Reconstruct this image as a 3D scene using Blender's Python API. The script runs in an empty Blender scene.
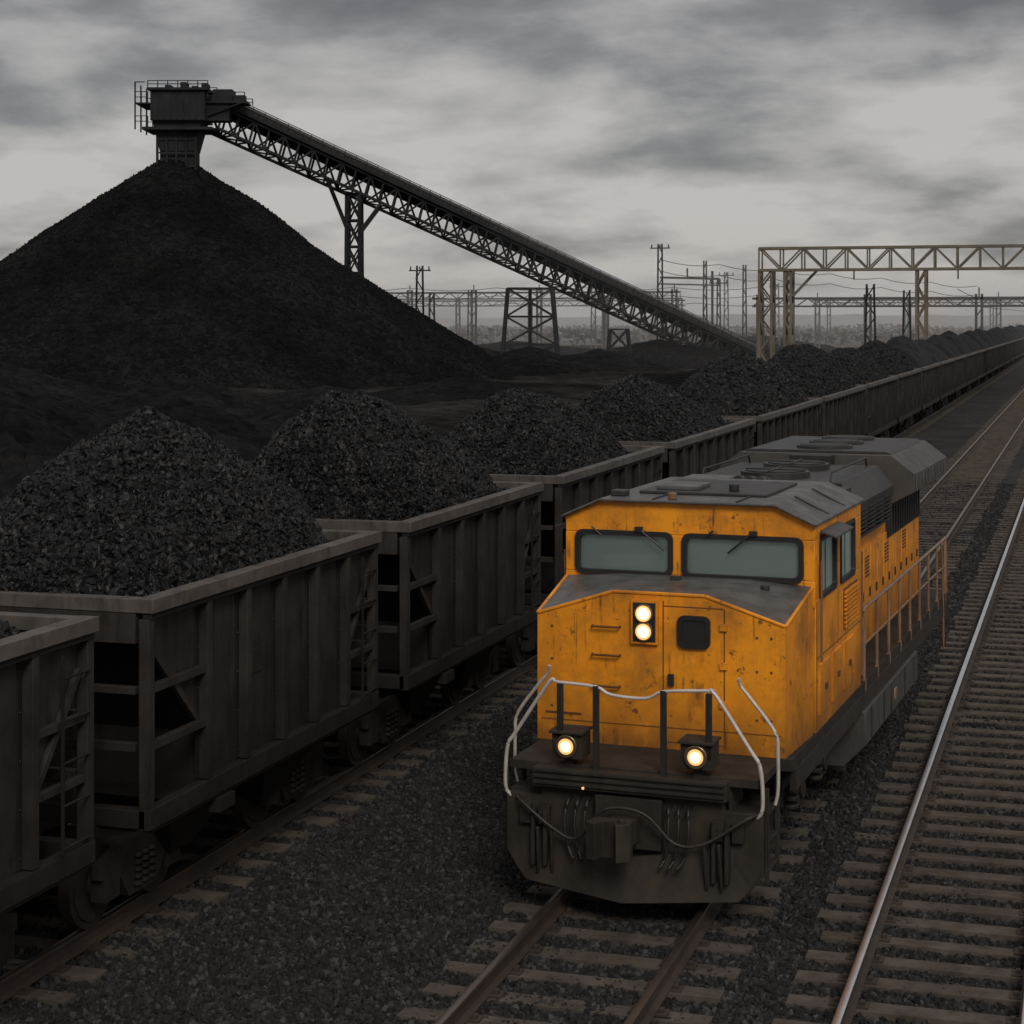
import bpy, bmesh, math, random
from mathutils import Vector, Matrix, noise
random.seed(7)
S = bpy.context.scene
S.view_settings.view_transform = 'Standard'
S.view_settings.look = 'None'
S.view_settings.exposure = 0

# ------------------------------------------------------------------ materials
def nodes_of(name):
    m = bpy.data.materials.new(name); m.use_nodes = True
    nt = m.node_tree
    b = nt.nodes['Principled BSDF']
    return m, nt, b
def N(nt, t, **k):
    n = nt.nodes.new(t)
    for a, v in k.items(): setattr(n, a, v)
    return n
def ramp(nt, stops):
    r = N(nt, 'ShaderNodeValToRGB')
    e = r.color_ramp.elements
    while len(e) < len(stops): e.new(0.5)
    for i, (p, c) in enumerate(stops):
        e[i].position = p
        e[i].color = (c[0], c[1], c[2], 1) if isinstance(c, tuple) else (c, c, c, 1)
    return r
def noise_tex(nt, vec, scale, detail=4, rough=0.6):
    n = N(nt, 'ShaderNodeTexNoise')
    n.inputs['Scale'].default_value = scale
    n.inputs['Detail'].default_value = detail
    n.inputs['Roughness'].default_value = rough
    nt.links.new(vec, n.inputs['Vector'])
    return n.outputs['Fac']
def mapped(nt, vec, sc):
    m = N(nt, 'ShaderNodeMapping'); m.inputs['Scale'].default_value = sc
    nt.links.new(vec, m.inputs['Vector']); return m.outputs['Vector']
def mixc(nt, fac, a, b, blend='MIX'):
    m = N(nt, 'ShaderNodeMix', data_type='RGBA', blend_type=blend)
    for s, v in ((m.inputs[0], fac), (m.inputs[6], a), (m.inputs[7], b)):
        if isinstance(v, (int, float)): s.default_value = v
        elif isinstance(v, tuple): s.default_value = (v[0], v[1], v[2], 1)
        else: nt.links.new(v, s)
    return m.outputs[2]
def math_n(nt, op, a, b=0.0, clamp=False):
    m = N(nt, 'ShaderNodeMath', operation=op); m.use_clamp = clamp
    for s, v in ((m.inputs[0], a), (m.inputs[1], b)):
        if isinstance(v, (int, float)): s.default_value = v
        else: nt.links.new(v, s)
    return m.outputs[0]
def bump(nt, b, h, dist, strength=1.0):
    n = N(nt, 'ShaderNodeBump')
    n.inputs['Distance'].default_value = dist
    n.inputs['Strength'].default_value = strength
    nt.links.new(h, n.inputs['Height'])
    nt.links.new(n.outputs[0], b.inputs['Normal'])

def weathered(name, c1, c2, dirt, rough=0.6, metal=0.0, scale=2.0, streak=0.5, zr=None, bumpd=0.004, spec=0.5, chips=0.0):
    m, nt, b = nodes_of(name)
    tc = N(nt, 'ShaderNodeTexCoord').outputs['Object']
    base = ramp(nt, [(0.35, c1), (0.68, c2)])
    nt.links.new(noise_tex(nt, tc, scale), base.inputs[0])
    st = noise_tex(nt, mapped(nt, tc, (5, 5, 1.1)), 1.0, 5, 0.68)
    sr = ramp(nt, [(0.50, 0.0), (0.72, 1.0)]); nt.links.new(st, sr.inputs[0])
    fac = math_n(nt, 'MULTIPLY', sr.outputs[0], streak)
    col = mixc(nt, fac, base.outputs[0], dirt)
    if zr:
        sp = N(nt, 'ShaderNodeSeparateXYZ'); nt.links.new(tc, sp.inputs[0])
        mr = N(nt, 'ShaderNodeMapRange')
        mr.inputs[1].default_value = zr[0]; mr.inputs[2].default_value = zr[1]
        mr.inputs[3].default_value = 1.0; mr.inputs[4].default_value = 0.0
        nt.links.new(sp.outputs[2], mr.inputs[0])
        n2 = noise_tex(nt, mapped(nt, tc, (3, 3, 2.2)), 1.5, 5, 0.75)
        f2 = math_n(nt, 'MULTIPLY', mr.outputs[0], math_n(nt, 'MULTIPLY', n2, 1.8, True), True)
        col = mixc(nt, f2, col, dirt)
    if chips > 0:
        n3 = noise_tex(nt, tc, 6.0, 7, 0.8)
        cr = ramp(nt, [(0.585, 0.0), (0.65, 1.0)]); nt.links.new(n3, cr.inputs[0])
        col = mixc(nt, math_n(nt, 'MULTIPLY', cr.outputs[0], chips), col, (0.05, 0.027, 0.015))
        n4 = noise_tex(nt, tc, 1.4, 5, 0.72)
        c4 = ramp(nt, [(0.44, 0.0), (0.70, 1.0)]); nt.links.new(n4, c4.inputs[0])
        col = mixc(nt, math_n(nt, 'MULTIPLY', c4.outputs[0], 0.75), col, (0.26, 0.10, 0.016))
        n5 = noise_tex(nt, mapped(nt, tc, (22, 22, 0.8)), 1.0, 3, 0.5)
        c5 = ramp(nt, [(0.57, 0.0), (0.68, 1.0)]); nt.links.new(n5, c5.inputs[0])
        n6 = ramp(nt, [(0.48, 0.0), (0.60, 1.0)]); nt.links.new(noise_tex(nt, tc, 1.9, 3), n6.inputs[0])
        col = mixc(nt, math_n(nt, 'MULTIPLY', math_n(nt, 'MULTIPLY', c5.outputs[0], n6.outputs[0]), 0.75), col, (0.07, 0.03, 0.012))
    nt.links.new(col, b.inputs['Base Color'])
    rr = N(nt, 'ShaderNodeMapRange'); rr.inputs[3].default_value = max(rough - 0.15, 0.05); rr.inputs[4].default_value = min(rough + 0.2, 1)
    nt.links.new(st, rr.inputs[0]); nt.links.new(rr.outputs[0], b.inputs['Roughness'])
    b.inputs['Metallic'].default_value = metal
    b.inputs['Specular IOR Level'].default_value = spec
    bump(nt, b, noise_tex(nt, tc, scale * 4, 5), bumpd, 0.5)
    return m

M = {}
M['orange'] = weathered('orange_paint', (0.95, 0.345, 0.010), (0.84, 0.285, 0.010), (0.11, 0.048, 0.015), 0.42, streak=0.2, scale=1.3, zr=(1.1, 2.1), chips=0.85, bumpd=0.004)
M['roof'] = weathered('roof_grey', (0.058, 0.056, 0.053), (0.125, 0.12, 0.112), (0.028, 0.025, 0.022), 0.42, streak=0.6, scale=3)
M['tank'] = weathered('tank_grey', (0.048, 0.045, 0.042), (0.075, 0.069, 0.062), (0.026, 0.023, 0.02), 0.5, streak=0.6, scale=2)
M['under'] = weathered('underframe_dark', (0.015, 0.013, 0.011), (0.032, 0.027, 0.022), (0.05, 0.039, 0.028), 0.75, streak=0.5, scale=4, bumpd=0.008, spec=0.3)
M['plow'] = weathered('plow_dark', (0.020, 0.017, 0.014), (0.038, 0.031, 0.024), (0.062, 0.046, 0.032), 0.7, streak=0.6, scale=3, bumpd=0.006, spec=0.3)
M['black'] = weathered('black_grille', (0.010, 0.010, 0.010), (0.02, 0.019, 0.018), (0.03, 0.027, 0.025), 0.6, scale=4)
M['darkbox'] = weathered('dark_grey_paint', (0.020, 0.0195, 0.019), (0.038, 0.036, 0.034), (0.06, 0.05, 0.041), 0.5, scale=3)
M['seam'] = weathered('seam_dirt', (0.10, 0.04, 0.01), (0.16, 0.06, 0.012), (0.04, 0.02, 0.01), 0.8)
M['railpaint'] = weathered('handrail_rusty', (0.24, 0.13, 0.07), (0.16, 0.09, 0.055), (0.45, 0.36, 0.26), 0.35, scale=6)
M['silver'] = weathered('handrail_silver', (0.78, 0.72, 0.65), (0.6, 0.54, 0.48), (0.3, 0.24, 0.18), 0.25, metal=0.4, scale=6, streak=0.4)
M['wagon'] = weathered('wagon_steel', (0.022, 0.0192, 0.0172), (0.044, 0.0385, 0.034), (0.010, 0.0088, 0.0078), 0.6, scale=1.7, streak=0.85, zr=(0.7, 2.1), bumpd=0.010, spec=0.22)
M['wagondark'] = weathered('wagon_steel_dark', (0.012, 0.0105, 0.0095), (0.021, 0.018, 0.016), (0.010, 0.0085, 0.0075), 0.7, scale=1.6, streak=0.6, spec=0.2)
M['rim'] = weathered('wagon_rim', (0.075, 0.066, 0.059), (0.13, 0.114, 0.101), (0.032, 0.027, 0.023), 0.55, scale=3, streak=0.85, spec=0.3)
M['wheel'] = weathered('wheel_steel', (0.035, 0.029, 0.025), (0.055, 0.043, 0.035), (0.03, 0.025, 0.02), 0.5, metal=0.4, scale=5)
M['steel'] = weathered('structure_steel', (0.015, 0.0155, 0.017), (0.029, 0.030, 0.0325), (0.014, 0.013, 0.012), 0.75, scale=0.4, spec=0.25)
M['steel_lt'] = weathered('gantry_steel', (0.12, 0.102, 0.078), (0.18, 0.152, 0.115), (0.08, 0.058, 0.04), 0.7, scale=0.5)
M['steel_md'] = weathered('mast_steel_hazed', (0.07, 0.068, 0.066), (0.095, 0.092, 0.088), (0.07, 0.06, 0.05), 0.7, scale=0.5)  # steel greyed in its albedo to suggest distance haze
M['steel_hazed'] = weathered('mast_steel_far_hazed', (0.11, 0.108, 0.105), (0.15, 0.145, 0.14), (0.10, 0.09, 0.08), 0.8, scale=0.5)  # bleached further for the farthest frames: haze painted into the colour
M['sleeper'] = weathered('sleeper', (0.066, 0.054, 0.045), (0.115, 0.095, 0.079), (0.028, 0.024, 0.021), 0.85, scale=3, streak=0.6, bumpd=0.01, spec=0.2)
M['railside'] = weathered('rail_rust', (0.032, 0.023, 0.017), (0.055, 0.038, 0.027), (0.025, 0.019, 0.015), 0.7, scale=3)
def simple(name, col, rough, metal=0.0, emit=0.0, ecol=None):
    m, nt, b = nodes_of(name)
    tc = N(nt, 'ShaderNodeTexCoord').outputs['Object']
    r = ramp(nt, [(0.3, tuple(c * 0.85 for c in col)), (0.7, tuple(min(c * 1.1, 1) for c in col))])
    nt.links.new(noise_tex(nt, tc, 3.0), r.inputs[0]); nt.links.new(r.outputs[0], b.inputs['Base Color'])
    b.inputs['Roughness'].default_value = rough; b.inputs['Metallic'].default_value = metal
    if emit: 
        b.inputs['Emission Color'].default_value = (*(ecol or col), 1); b.inputs['Emission Strength'].default_value = emit
    return m
M['shine'] = simple('rail_head_polished', (0.95, 0.94, 0.92), 0.3, 1.0)
M['shine_dull'] = simple('rail_head_worn', (0.26, 0.22, 0.19), 0.4, 1.0)
M['lamp'] = simple('lamp_lit', (1.0, 0.85, 0.6), 0.3, 0, 1.5, (1.0, 0.78, 0.48))
M['lamp_rim'] = simple('lamp_lit_edge', (1.0, 0.6, 0.3), 0.3, 0, 0.9, (1.0, 0.42, 0.10))
M['chrome'] = simple('lamp_reflector', (0.6, 0.45, 0.3), 0.3, 1.0)
M['rubber'] = simple('rubber', (0.015, 0.015, 0.015), 0.5)
M['interior'] = simple('cab_interior', (0.78, 0.82, 0.78), 0.7)
M['console'] = simple('console', (0.13, 0.15, 0.15), 0.6)
def glass():
    m = bpy.data.materials.new('window_glass'); m.use_nodes = True; nt = m.node_tree
    nt.nodes.clear()
    o = N(nt, 'ShaderNodeOutputMaterial'); mx = N(nt, 'ShaderNodeMixShader')
    t = N(nt, 'ShaderNodeBsdfTransparent'); t.inputs[0].default_value = (0.90, 0.96, 0.93, 1)
    g = N(nt, 'ShaderNodeBsdfGlossy'); g.inputs['Roughness'].default_value = 0.5; g.inputs[0].default_value = (0.80, 0.95, 0.90, 1)
    f = N(nt, 'ShaderNodeFresnel'); f.inputs[0].default_value = 1.7
    nt.links.new(math_n(nt, 'ADD', f.outputs[0], 0.26, True), mx.inputs[0])
    nt.links.new(t.outputs[0], mx.inputs[1]); nt.links.new(g.outputs[0], mx.inputs[2]); nt.links.new(mx.outputs[0], o.inputs[0])
    return m
M['glass'] = glass()
def stone(name, lo, hi, rough=0.8, spec=0.4):
    m, nt, b = nodes_of(name)
    oi = N(nt, 'ShaderNodeObjectInfo')
    r = ramp(nt, [(0.0, lo), (0.8, tuple(a * 0.6 + c * 0.4 for a, c in zip(lo, hi))), (1.0, hi)])
    nt.links.new(oi.outputs['Random'], r.inputs[0])
    nt.links.new(r.outputs[0], b.inputs['Base Color'])
    b.inputs['Roughness'].default_value = rough; b.inputs['Specular IOR Level'].default_value = spec
    return m
M['stone'] = stone('ballast_stone', (0.011, 0.0108, 0.0108), (0.066, 0.061, 0.058), 0.85, 0.2)
M['lump'] = stone('coal_lump', (0.0035, 0.0035, 0.004), (0.015, 0.0147, 0.0147), 0.5, 0.28)
M['pilelump'] = stone('pile_lump', (0.004, 0.004, 0.0045), (0.012, 0.0118, 0.0118), 0.8, 0.12)
def cellular(name, c1, c2, scale, dist, rough=0.85, big=(0.7, 1.2), bigscale=0.3, spec=0.3):
    m, nt, b = nodes_of(name)
    g = N(nt, 'ShaderNodeNewGeometry').outputs['Position']
    v = N(nt, 'ShaderNodeTexVoronoi'); v.inputs['Scale'].default_value = scale
    nt.links.new(g, v.inputs['Vector'])
    sx = N(nt, 'ShaderNodeSeparateColor'); nt.links.new(v.outputs['Color'], sx.inputs[0])
    r = ramp(nt, [(0.0, c1), (1.0, c2)]); nt.links.new(sx.outputs[0], r.inputs[0])
    nb = ramp(nt, [(0.38, big[0]), (0.62, big[1])]); nt.links.new(noise_tex(nt, g, bigscale), nb.inputs[0])
    col = mixc(nt, 1.0, r.outputs[0], nb.outputs[0], 'MULTIPLY')
    nt.links.new(col, b.inputs['Base Color'])
    b.inputs['Roughness'].default_value = rough; b.inputs['Specular IOR Level'].default_value = spec
    h = math_n(nt, 'ADD', math_n(nt, 'MULTIPLY', v.outputs['Distance'], -1.0), math_n(nt, 'MULTIPLY', noise_tex(nt, g, scale * 0.4, 5), 1.5))
    bump(nt, b, h, dist, 0.9)
    return m
M['ballast'] = cellular('ballast_bed', (0.018, 0.017, 0.0165), (0.055, 0.051, 0.048), 14, 0.04, spec=0.15)
M['coal'] = cellular('coal', (0.004, 0.004, 0.0045), (0.013, 0.0125, 0.0125), 12, 0.06, 0.6, spec=0.2)
M['coalpile'] = cellular('coal_pile_fines', (0.005, 0.005, 0.0055), (0.014, 0.0137, 0.0137), 1.6, 0.8, 0.9, (0.6, 1.5), 0.1, 0.06)
M['yardmat'] = cellular('coal_dusted_ground', (0.009, 0.0087, 0.0083), (0.024, 0.0225, 0.021), 1.2, 0.4, 0.95, (0.35, 2.0), 0.05, 0.04)
M['ground'] = cellular('yard_ground', (0.09, 0.083, 0.076), (0.14, 0.128, 0.116), 0.4, 0.15, 0.9, (0.45, 1.3), 0.012, 0.05)
M['bush'] = cellular('bare_scrub', (0.07, 0.062, 0.053), (0.12, 0.104, 0.086), 0.5, 0.3, 0.95, spec=0.05)
M['hill'] = cellular('far_hills_hazed', (0.20, 0.19, 0.18), (0.26, 0.245, 0.23), 0.05, 0.3, 1.0, spec=0.0)  # pale base colour carries painted aerial haze

# ------------------------------------------------------------------ mesh builder
class MB:
    def __init__(s): s.v = []; s.f = []; s.m = []; s.mats = []
    def mi(s, k):
        if k not in s.mats: s.mats.append(k)
        return s.mats.index(k)
    def add(s, vs, fs, k):
        o = len(s.v); s.v += [tuple(p) for p in vs]; i = s.mi(k)
        for f in fs: s.f.append(tuple(o + a for a in f)); s.m.append(i)
    def box(s, x0, x1, y0, y1, z0, z1, k):
        s.add([(x0,y0,z0),(x1,y0,z0),(x1,y1,z0),(x0,y1,z0),(x0,y0,z1),(x1,y0,z1),(x1,y1,z1),(x0,y1,z1)],
              [(0,3,2,1),(4,5,6,7),(0,1,5,4),(1,2,6,5),(2,3,7,6),(3,0,4,7)], k)
    def beam(s, p, q, w, h, k, up=(0, 0, 1)):
        p = Vector(p); q = Vector(q); d = (q - p).normalized(); up = Vector(up)
        if abs(d.dot(up)) > 0.98: up = Vector((0, 1, 0))
        a = d.cross(up).normalized() * w / 2; b = a.cross(d).normalized() * h / 2
        vs = [p-a-b, p+a-b, p+a+b, p-a+b, q-a-b, q+a-b, q+a+b, q-a+b]
        s.add(vs, [(0,3,2,1),(4,5,6,7),(0,1,5,4),(1,2,6,5),(2,3,7,6),(3,0,4,7)], k)
    def cyl(s, p, q, r, k, n=14, r2=None):
        p = Vector(p); q = Vector(q); d = (q - p).normalized()
        up = Vector((0, 0, 1)) if abs(d.z) < 0.9 else Vector((0, 1, 0))
        a = d.cross(up).normalized(); b = a.cross(d); r2 = r if r2 is None else r2
        vs = []
        for c, rr in ((p, r), (q, r2)):
            for i in range(n):
                t = 2 * math.pi * i / n; vs.append(c + a * rr * math.cos(t) + b * rr * math.sin(t))
        fs = [(i, (i + 1) % n, n + (i + 1) % n, n + i) for i in range(n)] + [tuple(range(n))[::-1], tuple(range(n, 2 * n))]
        s.add(vs, fs, k)
    def tube(s, pts, r, k, n=8, smooth=4):
        P = [Vector(p) for p in pts]
        if smooth > 1 and len(P) > 2:
            Q = []
            for i in range(len(P) - 1):
                p0 = P[max(i-1, 0)]; p1 = P[i]; p2 = P[i+1]; p3 = P[min(i+2, len(P)-1)]
                for j in range(smooth):
                    t = j / smooth
                    Q.append(0.5 * ((2*p1) + (p2-p0)*t + (2*p0-5*p1+4*p2-p3)*t*t + (3*p1-p0-3*p2+p3)*t**3))
            Q.append(P[-1]); P = Q
        vs = []; fs = []
        for i, p in enumerate(P):
            d = (P[min(i+1, len(P)-1)] - P[max(i-1, 0)]).normalized()
            up = Vector((0, 0, 1)) if abs(d.z) < 0.95 else Vector((0, 1, 0))
            a = d.cross(up).normalized(); b = a.cross(d)
            for j in range(n):
                t = 2*math.pi*j/n; vs.append(p + a*r*math.cos(t) + b*r*math.sin(t))
        for i in range(len(P)-1):
            for j in range(n):
                fs.append((i*n+j, i*n+(j+1)%n, (i+1)*n+(j+1)%n, (i+1)*n+j))
        fs.append(tuple(range(n))[::-1]); fs.append(tuple((len(P)-1)*n + j for j in range(n)))
        s.add(vs, fs, k)
    def prism(s, poly, axis, a, b, k):
        def P(u, v, t): return {'x': (t, u, v), 'y': (u, t, v), 'z': (u, v, t)}[axis]
        n = len(poly)
        s.add([P(u, v, a) for u, v in poly] + [P(u, v, b) for u, v in poly],
              [(i, (i+1) % n, n+(i+1) % n, n+i) for i in range(n)] + [tuple(range(n))[::-1], tuple(range(n, 2*n))], k)
    def loft(s, A, B, k):
        n = len(A)
        s.add(list(A) + list(B), [(i, (i+1) % n, n+(i+1) % n, n+i) for i in range(n)] + [tuple(range(n))[::-1], tuple(range(n, 2*n))], k)
    def patch(s, a, b, c, d, n, k):
        a, b, c, d = map(Vector, (a, b, c, d)); vs = []; fs = []
        for j in range(n + 1):
            for i in range(n + 1): vs.append(a.lerp(b, i / n).lerp(d.lerp(c, i / n), j / n))
        for j in range(n):
            for i in range(n): o = j * (n + 1) + i; fs.append((o, o + 1, o + n + 2, o + n + 1))
        s.add(vs, fs, k)
    def ring(s, axis, u0, u1, v0, v1, t0, t1, w, rad, k):
        def rr(u0, u1, v0, v1, r):
            o = []
            for cx, cy, a0 in ((u1-r, v1-r, 0), (u0+r, v1-r, 90), (u0+r, v0+r, 180), (u1-r, v0+r, 270)):
                for j in range(5):
                    a = math.radians(a0 + j*22.5); o.append((cx + r*math.cos(a), cy + r*math.sin(a)))
            return o
        O = rr(u0, u1, v0, v1, rad); I = rr(u0+w, u1-w, v0+w, v1-w, max(rad-w*0.5, 0.01)); n = len(O)
        def P(p, t): return {'x': (t, p[0], p[1]), 'y': (p[0], t, p[1]), 'z': (p[0], p[1], t)}[axis]
        vs = [P(p, t0) for p in O] + [P(p, t0) for p in I] + [P(p, t1) for p in O] + [P(p, t1) for p in I]
        fs = []
        for i in range(n):
            j = (i+1) % n
            fs += [(i, j, n+j, n+i), (2*n+i, 3*n+i, 3*n+j, 2*n+j), (i, 2*n+i, 2*n+j, j), (n+i, n+j, 3*n+j, 3*n+i)]
        s.add(vs, fs, k)
    def build(s, name, parent=None, bevel=0.0, loc=None, rotz=0.0):
        me = bpy.data.meshes.new(name); me.from_pydata(s.v, [], s.f)
        for k in s.mats: me.materials.append(M[k])
        me.polygons.foreach_set('material_index', s.m)
        bm = bmesh.new(); bm.from_mesh(me); bmesh.ops.recalc_face_normals(bm, faces=bm.faces); bm.to_mesh(me); bm.free()
        me.polygons.foreach_set('use_smooth', [True] * len(me.polygons))
        me.set_sharp_from_angle(angle=math.radians(32))
        o = bpy.data.objects.new(name, me); S.collection.objects.link(o)
        if parent: o.parent = parent
        if loc: o.location = loc
        o.rotation_euler = (0, 0, rotz)
        if bevel > 0:
            b = o.modifiers.new('bevel', 'BEVEL'); b.width = bevel; b.segments = 2; b.limit_method = 'ANGLE'; b.angle_limit = math.radians(40)
        return o
def empty(name, loc=(0, 0, 0), rotz=0.0):
    e = bpy.data.objects.new(name, None); S.collection.objects.link(e)
    e.location = loc; e.rotation_euler = (0, 0, rotz); e.empty_display_size = 0.3
    return e

# ------------------------------------------------------------------ scatter (geometry nodes)
def scatter(obj, mat, density, smin, smax, seed=0, squash=0.7, k=1.1):
    ng = bpy.data.node_groups.new('stones', 'GeometryNodeTree')
    ng.interface.new_socket('Geometry', in_out='INPUT', socket_type='NodeSocketGeometry')
    ng.interface.new_socket('Geometry', in_out='OUTPUT', socket_type='NodeSocketGeometry')
    L = ng.links.new; A = ng.nodes.new
    gi = A('NodeGroupInput'); go = A('NodeGroupOutput')
    dp = A('GeometryNodeDistributePointsOnFaces'); dp.inputs['Density'].default_value = density; dp.inputs['Seed'].default_value = seed
    L(gi.outputs[0], dp.inputs['Mesh'])
    jn = A('GeometryNodeJoinGeometry')
    for i in range(4):
        ico = A('GeometryNodeMeshIcoSphere'); ico.inputs['Radius'].default_value = 1.0; ico.inputs['Subdivisions'].default_value = 2 if i < 1 else 1
        sp = A('GeometryNodeSetPosition'); L(ico.outputs[0], sp.inputs['Geometry'])
        nz = A('ShaderNodeTexNoise'); nz.noise_dimensions = '4D'; nz.inputs['W'].default_value = 3.7 * i + seed; nz.inputs['Scale'].default_value = 0.9
        sb = A('ShaderNodeVectorMath'); sb.operation = 'SUBTRACT'; sb.inputs[1].default_value = (0.5, 0.5, 0.5)
        sc = A('ShaderNodeVectorMath'); sc.operation = 'SCALE'; sc.inputs['Scale'].default_value = k * 2
        L(nz.outputs['Color'], sb.inputs[0]); L(sb.outputs[0], sc.inputs[0]); L(sc.outputs[0], sp.inputs['Offset'])
        tr = A('GeometryNodeTransform'); tr.inputs['Scale'].default_value = (1.0, 0.8, squash); L(sp.outputs[0], tr.inputs['Geometry'])
        sm = A('GeometryNodeSetMaterial'); sm.inputs['Material'].default_value = mat; L(tr.outputs[0], sm.inputs['Geometry'])
        g2 = A('GeometryNodeGeometryToInstance'); L(sm.outputs[0], g2.inputs[0]); L(g2.outputs[0], jn.inputs[0])
    ip = A('GeometryNodeInstanceOnPoints'); ip.inputs['Pick Instance'].default_value = True
    L(dp.outputs['Points'], ip.inputs['Points']); L(jn.outputs[0], ip.inputs['Instance'])
    rv = A('FunctionNodeRandomValue'); rv.data_type = 'FLOAT_VECTOR'; rv.inputs[1].default_value = (6.28, 6.28, 6.28)
    L(rv.outputs[0], ip.inputs['Rotation'])
    rs = A('FunctionNodeRandomValue'); rs.data_type = 'FLOAT'
    rs.inputs[2].default_value = smin; rs.inputs[3].default_value = smax; rs.inputs['Seed'].default_value = 5
    L(rs.outputs[1], ip.inputs['Scale'])
    j2 = A('GeometryNodeJoinGeometry'); L(gi.outputs[0], j2.inputs[0]); L(ip.outputs[0], j2.inputs[0]); L(j2.outputs[0], go.inputs[0])
    md = obj.modifiers.new('stones', 'NODES'); md.node_group = ng

def fbm(x, y, z=0.0, o=5):
    return noise.fractal(Vector((x, y, z)), 1.0, 2.0, o)

def grid_mesh(name, mat, x0, x1, nx, y0, y1, ny, fz, parent=None):
    vs = []; fs = []
    for j in range(ny + 1):
        for i in range(nx + 1):
            x = x0 + (x1 - x0) * i / nx; y = y0 + (y1 - y0) * j / ny
            vs.append((x, y, fz(x, y)))
    for j in range(ny):
        for i in range(nx):
            a = j * (nx + 1) + i; fs.append((a, a + 1, a + nx + 2, a + nx + 1))
    me = bpy.data.meshes.new(name); me.from_pydata(vs, [], fs); me.materials.append(M[mat])
    me.polygons.foreach_set('use_smooth', [True] * len(me.polygons))
    o = bpy.data.objects.new(name, me); S.collection.objects.link(o)
    if parent: o.parent = parent
    return o

# ------------------------------------------------------------------ camera (level view, rising-front lens)
H = 5.84; TH = math.radians(17.26)
cam = bpy.data.cameras.new('camera'); co = bpy.data.objects.new('camera', cam); S.collection.objects.link(co)
co.location = (0, 0, H); co.rotation_euler = (math.radians(90), 0, TH)
cam.lens = 65.4; cam.sensor_width = 36; cam.shift_y = -0.1895; cam.clip_end = 6000
S.camera = co
ST, CT = math.sin(TH), math.cos(TH)
def yard(r, d, z=0.0):  # yard axes turned 17 deg from the tracks
    return Vector((r * CT - d * ST, r * ST + d * CT, z))

# ------------------------------------------------------------------ ground
g = MB(); g.add([(-3000, -300, -0.95), (3000, -300, -0.95), (3000, 4500, -0.95), (-3000, 4500, -0.95)], [(0, 1, 2, 3)], 'ground')
gro = g.build('ground')
def yz(x, y):
    e = min(1.0, max(0.0, (-16 - x) / 8.0)) * min(1.0, max(0.0, (420 - y) / 30.0))
    return -0.90 + e * (0.5 + 0.75 * fbm(x * 0.045, y * 0.045, 1.0, 5) + 0.2 * fbm(x * 0.3, y * 0.3, 7.0, 3))
grid_mesh('coal_yard_ground', 'yardmat', -200, -14, 190, 0, 420, 300, yz)

# ballast beds
WX, LX, RX = -9.94, -4.404, -1.26
def bz(x, y):
    z = -0.222
    if x < WX - 1.7: z -= min((WX - 1.7 - x) * 0.45, 0.8)
    for a, b in ((WX, LX),):
        mid = (a + b) / 2
        if a + 1.35 < x < b - 1.35:
            z -= 0.09 * (1 - ((x - mid) / ((b - a) / 2 - 1.35)) ** 2)
    if x > RX + 1.5: z -= min((x - RX - 1.5) * 0.4, 0.5)
    return z + 0.03 * noise.noise(Vector((x * 1.1, y * 1.1, 0))) + 0.02 * noise.noise(Vector((x * 3, y * 3, 4)))
b1 = grid_mesh('ballast', 'ballast', -12.0, 2.5, 70, 13.0, 32.0, 95, bz); scatter(b1, M['stone'], 480, 0.020, 0.050, 1)
b2 = grid_mesh('ballast', 'ballast', -12.0, 2.5, 58, 32.0, 70.0, 80, bz); scatter(b2, M['stone'], 160, 0.03, 0.06, 2)
grid_mesh('ballast', 'ballast', -14.0, 4.0, 36, 70.0, 1500, 300, bz)
grid_mesh('ballast', 'ballast', -14.0, 4.0, 36, 0.0, 13.0, 26, bz)

# ------------------------------------------------------------------ tracks
def track(x, top, head):
    e = empty('railway_track', (x, 0, 0))
    s = MB(); y = 6.0; rnd = random.Random(int(x * 100))
    while y < 330:
        dx = rnd.uniform(-0.06, 0.06); a = rnd.uniform(-0.025, 0.025)
        s.beam((dx - 1.3, y - a, top - 0.07), (dx + 1.3, y + a, top - 0.07 + rnd.uniform(-0.014, 0.014)), rnd.uniform(0.21, 0.27), 0.14, 'sleeper')
        if y < 60:
            for rx in (-0.75, 0.75):
                s.box(rx - 0.17, rx + 0.17, y - 0.08, y + 0.08, top, top + 0.018, 'railside')
                for sg in (-1, 1):
                    s.box(rx + sg * 0.115 - 0.02, rx + sg * 0.115 + 0.02, y - 0.03, y + 0.03, top + 0.018, top + 0.05, 'railside')
        y += 0.61 + rnd.uniform(-0.03, 0.03)
    s.build('sleepers', e, 0)
    r = MB(); b = top + 0.012
    for rx in (-0.75, 0.75):
        prof = [(-0.07, b), (0.07, b), (0.07, b + 0.012), (0.012, b + 0.03), (0.012, -0.045), (0.036, -0.035), (0.036, -0.006), (-0.036, -0.006), (-0.036, -0.035), (-0.012, -0.045), (-0.012, b + 0.03), (-0.07, b + 0.012)]
        r.prism([(rx + u, v) for u, v in prof], 'y', 0, 1500, 'railside')
        r.prism([(rx - 0.036, -0.006), (rx + 0.036, -0.006), (rx + 0.034, -0.001), (rx + 0.022, 0.003), (rx - 0.022, 0.003), (rx - 0.034, -0.001)], 'y', 0, 1500, head)
    r.build('rails', e)
track(WX, -0.185, 'shine_dull'); track(LX, -0.185, 'shine_dull'); track(RX, -0.17, 'shine')

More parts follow.
